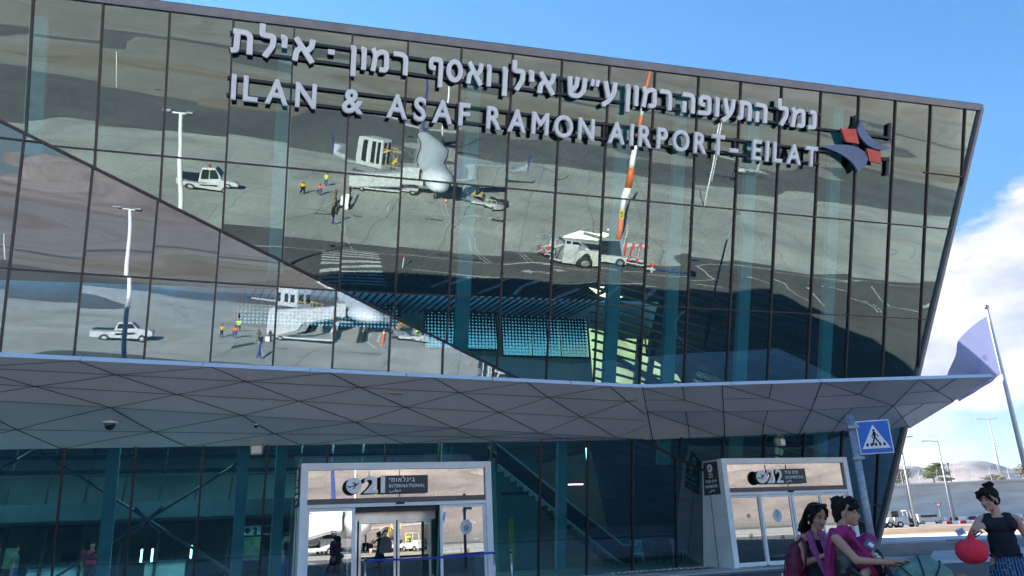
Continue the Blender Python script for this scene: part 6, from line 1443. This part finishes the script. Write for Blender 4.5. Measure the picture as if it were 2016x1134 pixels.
t = MB(); t.tube([(-.10, -.215, .82), (-.20, -.20, .90), (-.245, -.13, .98), (-.255, 0, 1.01), (-.245, .13, .98), (-.20, .20, .90), (-.10, .215, .82)], .022, 8); obj('hood_rim', t, 'blackcloth', hd, True)
for A in (46, 84, 124):
    t = MB(); t.tube([(.02 - .250 * math.cos(R(A)) * math.cos(R(bq)) ** .6, .205 * math.sin(R(bq)), .84 + .270 * math.sin(R(A)) * math.cos(R(bq)) ** .6) for bq in range(-80, 81, 10)], .0055, 6); obj('hood_rib', t, 'blackcloth', hd, True)
t = MB(); t.tube([(-.10, -.215, .80), (.05, -.222, .78), (.20, -.20, .80)], .014, 6); obj('hood_piping', t, 'dark', hd, True)
t = MB(); t.tube([(-.52, -.2, 1.02), (-.36, -.22, .86), (.28, -.22, .18)], .014, 8); t.tube([(-.52, .2, 1.02), (-.36, .22, .86), (.28, .22, .18)], .014, 8); t.tube([(-.52, -.2, 1.02), (-.53, 0, 1.03), (-.52, .2, 1.02)], .018, 8); t.tube([(.1, -.22, .55), (-.36, -.22, .16)], .014, 8); t.tube([(.1, .22, .55), (-.36, .22, .16)], .014, 8); obj('frame', t, 'dark', pr_)
t = MB(); t.ell((.08, 0, .66), (.30, .17, .14), 16, 10); obj('seat', t, 'greycloth', pr_, True)
for x in (-.36, .30):
    for y in (-.25, .25): wheel(pr_, x, y, .13, .04)
t = thing('teddy_blanket', 'bundled orange tan blanket lying in the pram under the hood', 'blanket', Mb + V((.16, -.16, 1.0)), -azB, None, 1.1); g = MB()
for k in range(7): g.ell((.09 * math.cos(k * 1.3) + .08, .07 * math.sin(k * 2.1), .0 + .02 * math.sin(k)), (.055, .05, .035), 12, 8)
remesh(obj('cloth', g, 'tan', t, True), .012, 4)

# ---- woman with the maroon backpack, looking down
azA = math.atan2(3.12, 8.45)
A = person('woman in black with a dusty pink scarf and sunglasses on her dark hair, looking down', (3.12, 8.45, 0), azA)
hc = V((.0, 0, 1.452)); FA = frame(R(38), R(14), R(6))
b = MB(); head(b, hc, FA)
b.chain([(-.015, .03, 1.40), (-.04, .03, 1.295)], [.047, .052]); b.ell((-.06, .03, 1.20), (.135, .090, .10), 16, 10); b.ell((-.055, .03, 1.06), (.112, .085, .13), 16, 10); b.ell((-.05, .03, .93), (.12, .09, .10), 16, 10); b.ell((-.05, .03, .84), (.145, .10, .10), 16, 10)
sh = V((-.178, .0, 1.255)); el = V((-.165, -.02, 1.045)); wr = V((.02, -.16, 1.115)); b.chain([(-.10, .03, 1.275), sh, el, wr], [.052, .048, .037, .023]); hand(b, wr, V((.9, -.3, .15)), V((0, .3, 1)), .9, .1, -1)
sh = V((.075, .07, 1.255)); el = V((.13, .02, 1.06)); wr = V((.09, -.15, 1.10)); b.chain([(.0, .03, 1.275), sh, el, wr], [.052, .046, .035, .022]); hand(b, wr, V((-.3, -.9, .2)), V((0, 0, 1)), .8, .1, 1)
legs(b, (-.05, .03), .84, 1, .1)
remesh(obj('body', b, 'skin2', A, True), .0065, 3); face_parts(A, hc, FA)
h = MB(); h.ell(hc + FA @ V((0, .030, .060)), (.088, .094, .080), 18, 12, ax=FA); h.ell(hc + FA @ V((0, .058, .0)), (.084, .066, .09), 16, 10, ax=FA)
for k in range(48):
    a = R(rnd.uniform(15, 165)); x, y = .088 * math.cos(a), .035 + .07 * math.sin(a); P = [hc + FA @ V((x, y, .05)), hc + FA @ V((x * 1.18, y + .012, -.03)), hc + FA @ V((x * 1.15, y + .02, -.10)) + V((rnd.gauss(0, .014), rnd.gauss(0, .014), 0)), hc + FA @ V((x * .95, y + .03, -.165)) + V((rnd.gauss(-.01, .02), rnd.gauss(0, .02), rnd.gauss(0, .02)))]; h.chain(P, [.018, .017, .014, .006])
hair_clump(h, hc, FA, [(-.0, -.045, .120), (-.045, -.074, .085), (-.076, -.045, .035), (-.085, .0, -.03)], .013, 8, rnd, .007); hair_clump(h, hc, FA, [(.0, -.045, .120), (.045, -.074, .085), (.076, -.045, .035), (.085, .0, -.03)], .013, 8, rnd, .007)
remesh(obj('hair', h, 'hair', A, True), .007, 1)
g = MB()
for s in (-1, 1): g.ell(hc + FA @ V((.034 * s, -.052, .128)), (.028, .016, .018), 12, 8, ax=FA)
g.chain([hc + FA @ V((-.075, .01, .10)), hc + FA @ V((-.06, -.04, .125)), hc + FA @ V((.06, -.04, .125)), hc + FA @ V((.075, .01, .10))], [.004, .005, .005, .004]); obj('sunglasses', g, 'winglass', A, True)
g = MB(); g.ell(hc + FA @ V((-.080, .01, -.058)), (.010, .006, .018), 10, 6); obj('earring', g, 'alu', A, True)
t = MB(); t.ell((-.06, .028, 1.185), (.142, .10, .10), 18, 12); t.ell((-.055, .028, 1.06), (.125, .10, .14), 18, 12); t.ell((-.05, .028, .92), (.14, .11, .13), 18, 12); t.ell((-.05, .028, .80), (.165, .12, .12), 18, 12); t.chain([(-.14, .03, 1.285), (-.155, .03, 1.21)], [.038, .05]); remesh(obj('tunic', t, 'blackcloth', A, True), .009, 4)
t = MB(); n = 36; rr_ = [(.84, .16, .115), (.6, .19, .14), (.38, .22, .16)]
for z, rx, ry in rr_:
    for j in range(n): a = 2 * math.pi * j / n; t.v.append(V((-.05 + rx * math.cos(a), .03 + ry * math.sin(a), z)))
for k in range(2):
    for j in range(n): a = k * n + j; b2 = k * n + (j + 1) % n; t.f.append((a, b2, b2 + n, a + n))
obj('long_skirt', t, 'blackcloth', A, True).modifiers.new('t', 'SOLIDIFY').thickness = .006
w = MB(); w.chain([(-.09, -.03, 1.30), (-.075, -.10, 1.18), (-.02, -.13, 1.03), (.03, -.13, .88)], [.034, .036, .034, .028]); w.chain([(.02, -.03, 1.30), (.04, -.10, 1.18), (.05, -.12, 1.05), (.08, -.12, .9)], [.034, .036, .034, .03]); w.chain([(-.09, -.03, 1.30), (-.06, .09, 1.31), (.02, -.02, 1.30)], [.036, .036, .036]); wo = obj('scarf', w, 'pinkscarf', A, True); remesh(wo, .009, 2); d3 = wo.modifiers.new('d', 'DISPLACE'); d3.texture = tx; d3.strength = .016
MA = Matrix.Translation(A.location) @ Matrix.Rotation(-azA, 4, 'Z') @ Matrix.Scale(1.1, 4)
bp = thing('backpack', 'slouching maroon backpack on the back of the woman with the pink scarf', 'backpack', MA @ V((-.245, .05, 1.0)), -azA - .25, None, 1.1)
t = MB(); t.ell((0, 0, .02), (.105, .135, .20), 20, 14); t.ell((.0, 0, -.12), (.125, .15, .12), 18, 12); t.ell((.02, 0, .15), (.08, .11, .09), 16, 10); po = obj('sack', t, 'maroon', bp, True); remesh(po, .012, 4); d4 = po.modifiers.new('d', 'DISPLACE'); tx2 = bpy.data.textures.new('slouch', 'CLOUDS'); tx2.noise_scale = .12; d4.texture = tx2; d4.strength = .03
t = MB(); t.ell((-.06, -.03, -.10), (.085, .11, .10), 16, 10); obj('front_pocket', t, 'maroon', bp, True); t = MB(); t.chain([(-.03, -.135, .14), (-.08, -.125, .05), (-.10, -.11, -.04)], [.005, .005, .005]); obj('zip', t, 'dark', bp)
t = MB(); t.chain([(.04, -.06, .22), (.10, -.09, .27), (.14, -.13, .20), (.12, -.14, .05), (.05, -.12, -.06)], [.012, .014, .014, .012, .010]); obj('strap', t, 'maroon', bp, True); t = MB(); t.box((-.125, -.09, -.06), (.012, .02, .035)); obj('tag', t, 'white', bp)

# ---- small figures on the apron
def figure(x, y, rz, top, legc, label, stride=.12):
    p = thing('person', label, 'person', (x, y, 0), rz, 'ground crew and passengers on the apron', 1.08); b = MB()
    b.ell((0, 0, 1.60), (.075, .09, .115), 12, 8); b.cap((0, 0, 1.42), (0, 0, 1.52), .05, .05); b.ell((0, 0, 1.28), (.17, .10, .17), 12, 8); b.ell((0, 0, 1.02), (.14, .10, .16), 12, 8)
    for s in (-1, 1): b.chain([(.2 * s, 0, 1.38), (.25 * s, .03, 1.1), (.22 * s, -.10 * s * .5, .86)], [.05, .04, .03]); b.ell((.22 * s, -.1 * s * .5, .80), (.03, .03, .05), 8, 6); b.chain([(.09 * s, 0, .92), (.10 * s, -stride * s, .5), (.10 * s, stride * s * .8, .08)], [.08, .06, .045]); b.cap((.10 * s, stride * s * .8, .06), (.10 * s, stride * s * .8 - .15, .04), .04, .03)
    remesh(obj('body', b, 'skin2', p, True), .018, 3)
    t = MB(); t.ell((0, 0, 1.27), (.19, .125, .19), 12, 8); t.ell((0, 0, 1.04), (.16, .12, .17), 12, 8)
    for s in (-1, 1): t.chain([(.2 * s, 0, 1.39), (.235 * s, .02, 1.2)], [.06, .05])
    obj('jacket', t, top, p, True); t = MB(); t.ell((0, 0, .93), (.15, .11, .10), 12, 8)
    for s in (-1, 1): t.chain([(.09 * s, 0, .9), (.10 * s, -stride * s, .5), (.10 * s, stride * s * .8, .12)], [.095, .075, .058])
    obj('trousers', t, legc, p, True); t = MB(); t.ell((0, .012, 1.645), (.082, .095, .09), 12, 8); obj('hair', t, 'hair', p, True); return p
for a in ((11.5, -30.0, 0, 'yellow', 'blackcloth', 'crew member in a yellow vest left of the walking passengers'), (12.6, -29.1, .5, 'hiviso', 'navy', 'crew member in an orange vest and dark trousers on the apron'), (15.9, -36.4, 1, 'hivis', 'navy', 'crew member in a lime vest farthest back on the open apron'),
          (13.3, -25.8, 2.6, 'crimson', 'blackcloth', 'passenger in a red top walking towards the terminal'), (12.9, -24.9, 2.6, 'greycloth', 'greycloth', 'passenger in grey walking behind the one in red'), (10.9, -19.9, 2.7, 'blackcloth', 'navy', 'passenger in dark clothes nearest to the road'), (14.6, -26.2, 2.4, 'blackcloth', 'blackcloth', 'passenger in black pulling a pale suitcase'),
          (18.7, -33.0, 1.2, 'crimson', 'blackcloth', 'passenger in red at the foot of the boarding stairs'), (19.5, -33.6, 1.0, 'tan', 'greycloth', 'passenger in tan waiting beside the stairs'), (30.9, -24.9, 0, 'hivis', 'navy', 'loader in a lime vest standing by the belt loader')):
    figure(*a)
sc_ = thing('suitcase', 'pale suitcase on wheels beside the passenger in black', 'suitcase', (14.1, -25.7, 0), .4); t = MB(); t.box((0, 0, .42), (.45, .28, .7)); obj('shell', t, 'white', sc_, bevel=.04); t = MB(); t.tube([(-.12, 0, .77), (-.12, 0, 1.0), (.12, 0, 1.0), (.12, 0, .77)], .012, 6); obj('handle', t, 'dark', sc_)
figure(-1.4, -.6, 3.1, 'blackcloth', 'blackcloth', 'person in dark clothes standing left of the camera, mirrored in door 21')

for a in ((wJ(-6.3, 0, 6.2), 2.2, 'greycloth', 'navy', 'traveller in grey standing inside behind the lower glass at far left'), (wJ(-3.9, 0, 5.6), .6, 'crimson', 'blackcloth', 'traveller in red inside behind the crossed braces'), (wJ(2.6, 0, 5.0), 1.6, 'blackcloth', 'navy', 'traveller in black inside between the left columns and door 21')):
    figure(a[0].x, a[0].y, a[1], a[2], a[3], a[4]).location.z = .03
for k, (x, y) in enumerate(((33.4, -31.5), (34.6, -28.6), (20.5, -36.0))):
    ct = thing('baggage_cart', ['grey baggage cart right of the aircraft nose', 'second grey baggage cart nearer the belt loader', 'grey cart behind the boarding stairs'][k], 'baggage cart', (x, y, 0), R(40 * k + 20), 'loose baggage carts on the apron')
    mb = MB(); mb.box((0, 0, .5), (2.4, 1.4, .1)); mb.bar((-1.2, 0, .4), (-2.0, 0, .35), .08, .08); obj('deck', mb, 'galv', ct)
    mb = MB(); [mb.box((-.7 + .7 * i, (i % 2) * .4 - .2, .85), (.6, .5, .6)) for i in range(3)]; obj('load', mb, 'dark', ct)
    for x_ in (-.8, .8):
        for y_ in (-.6, .6): wheel(ct, x_, y_, .22, .12)
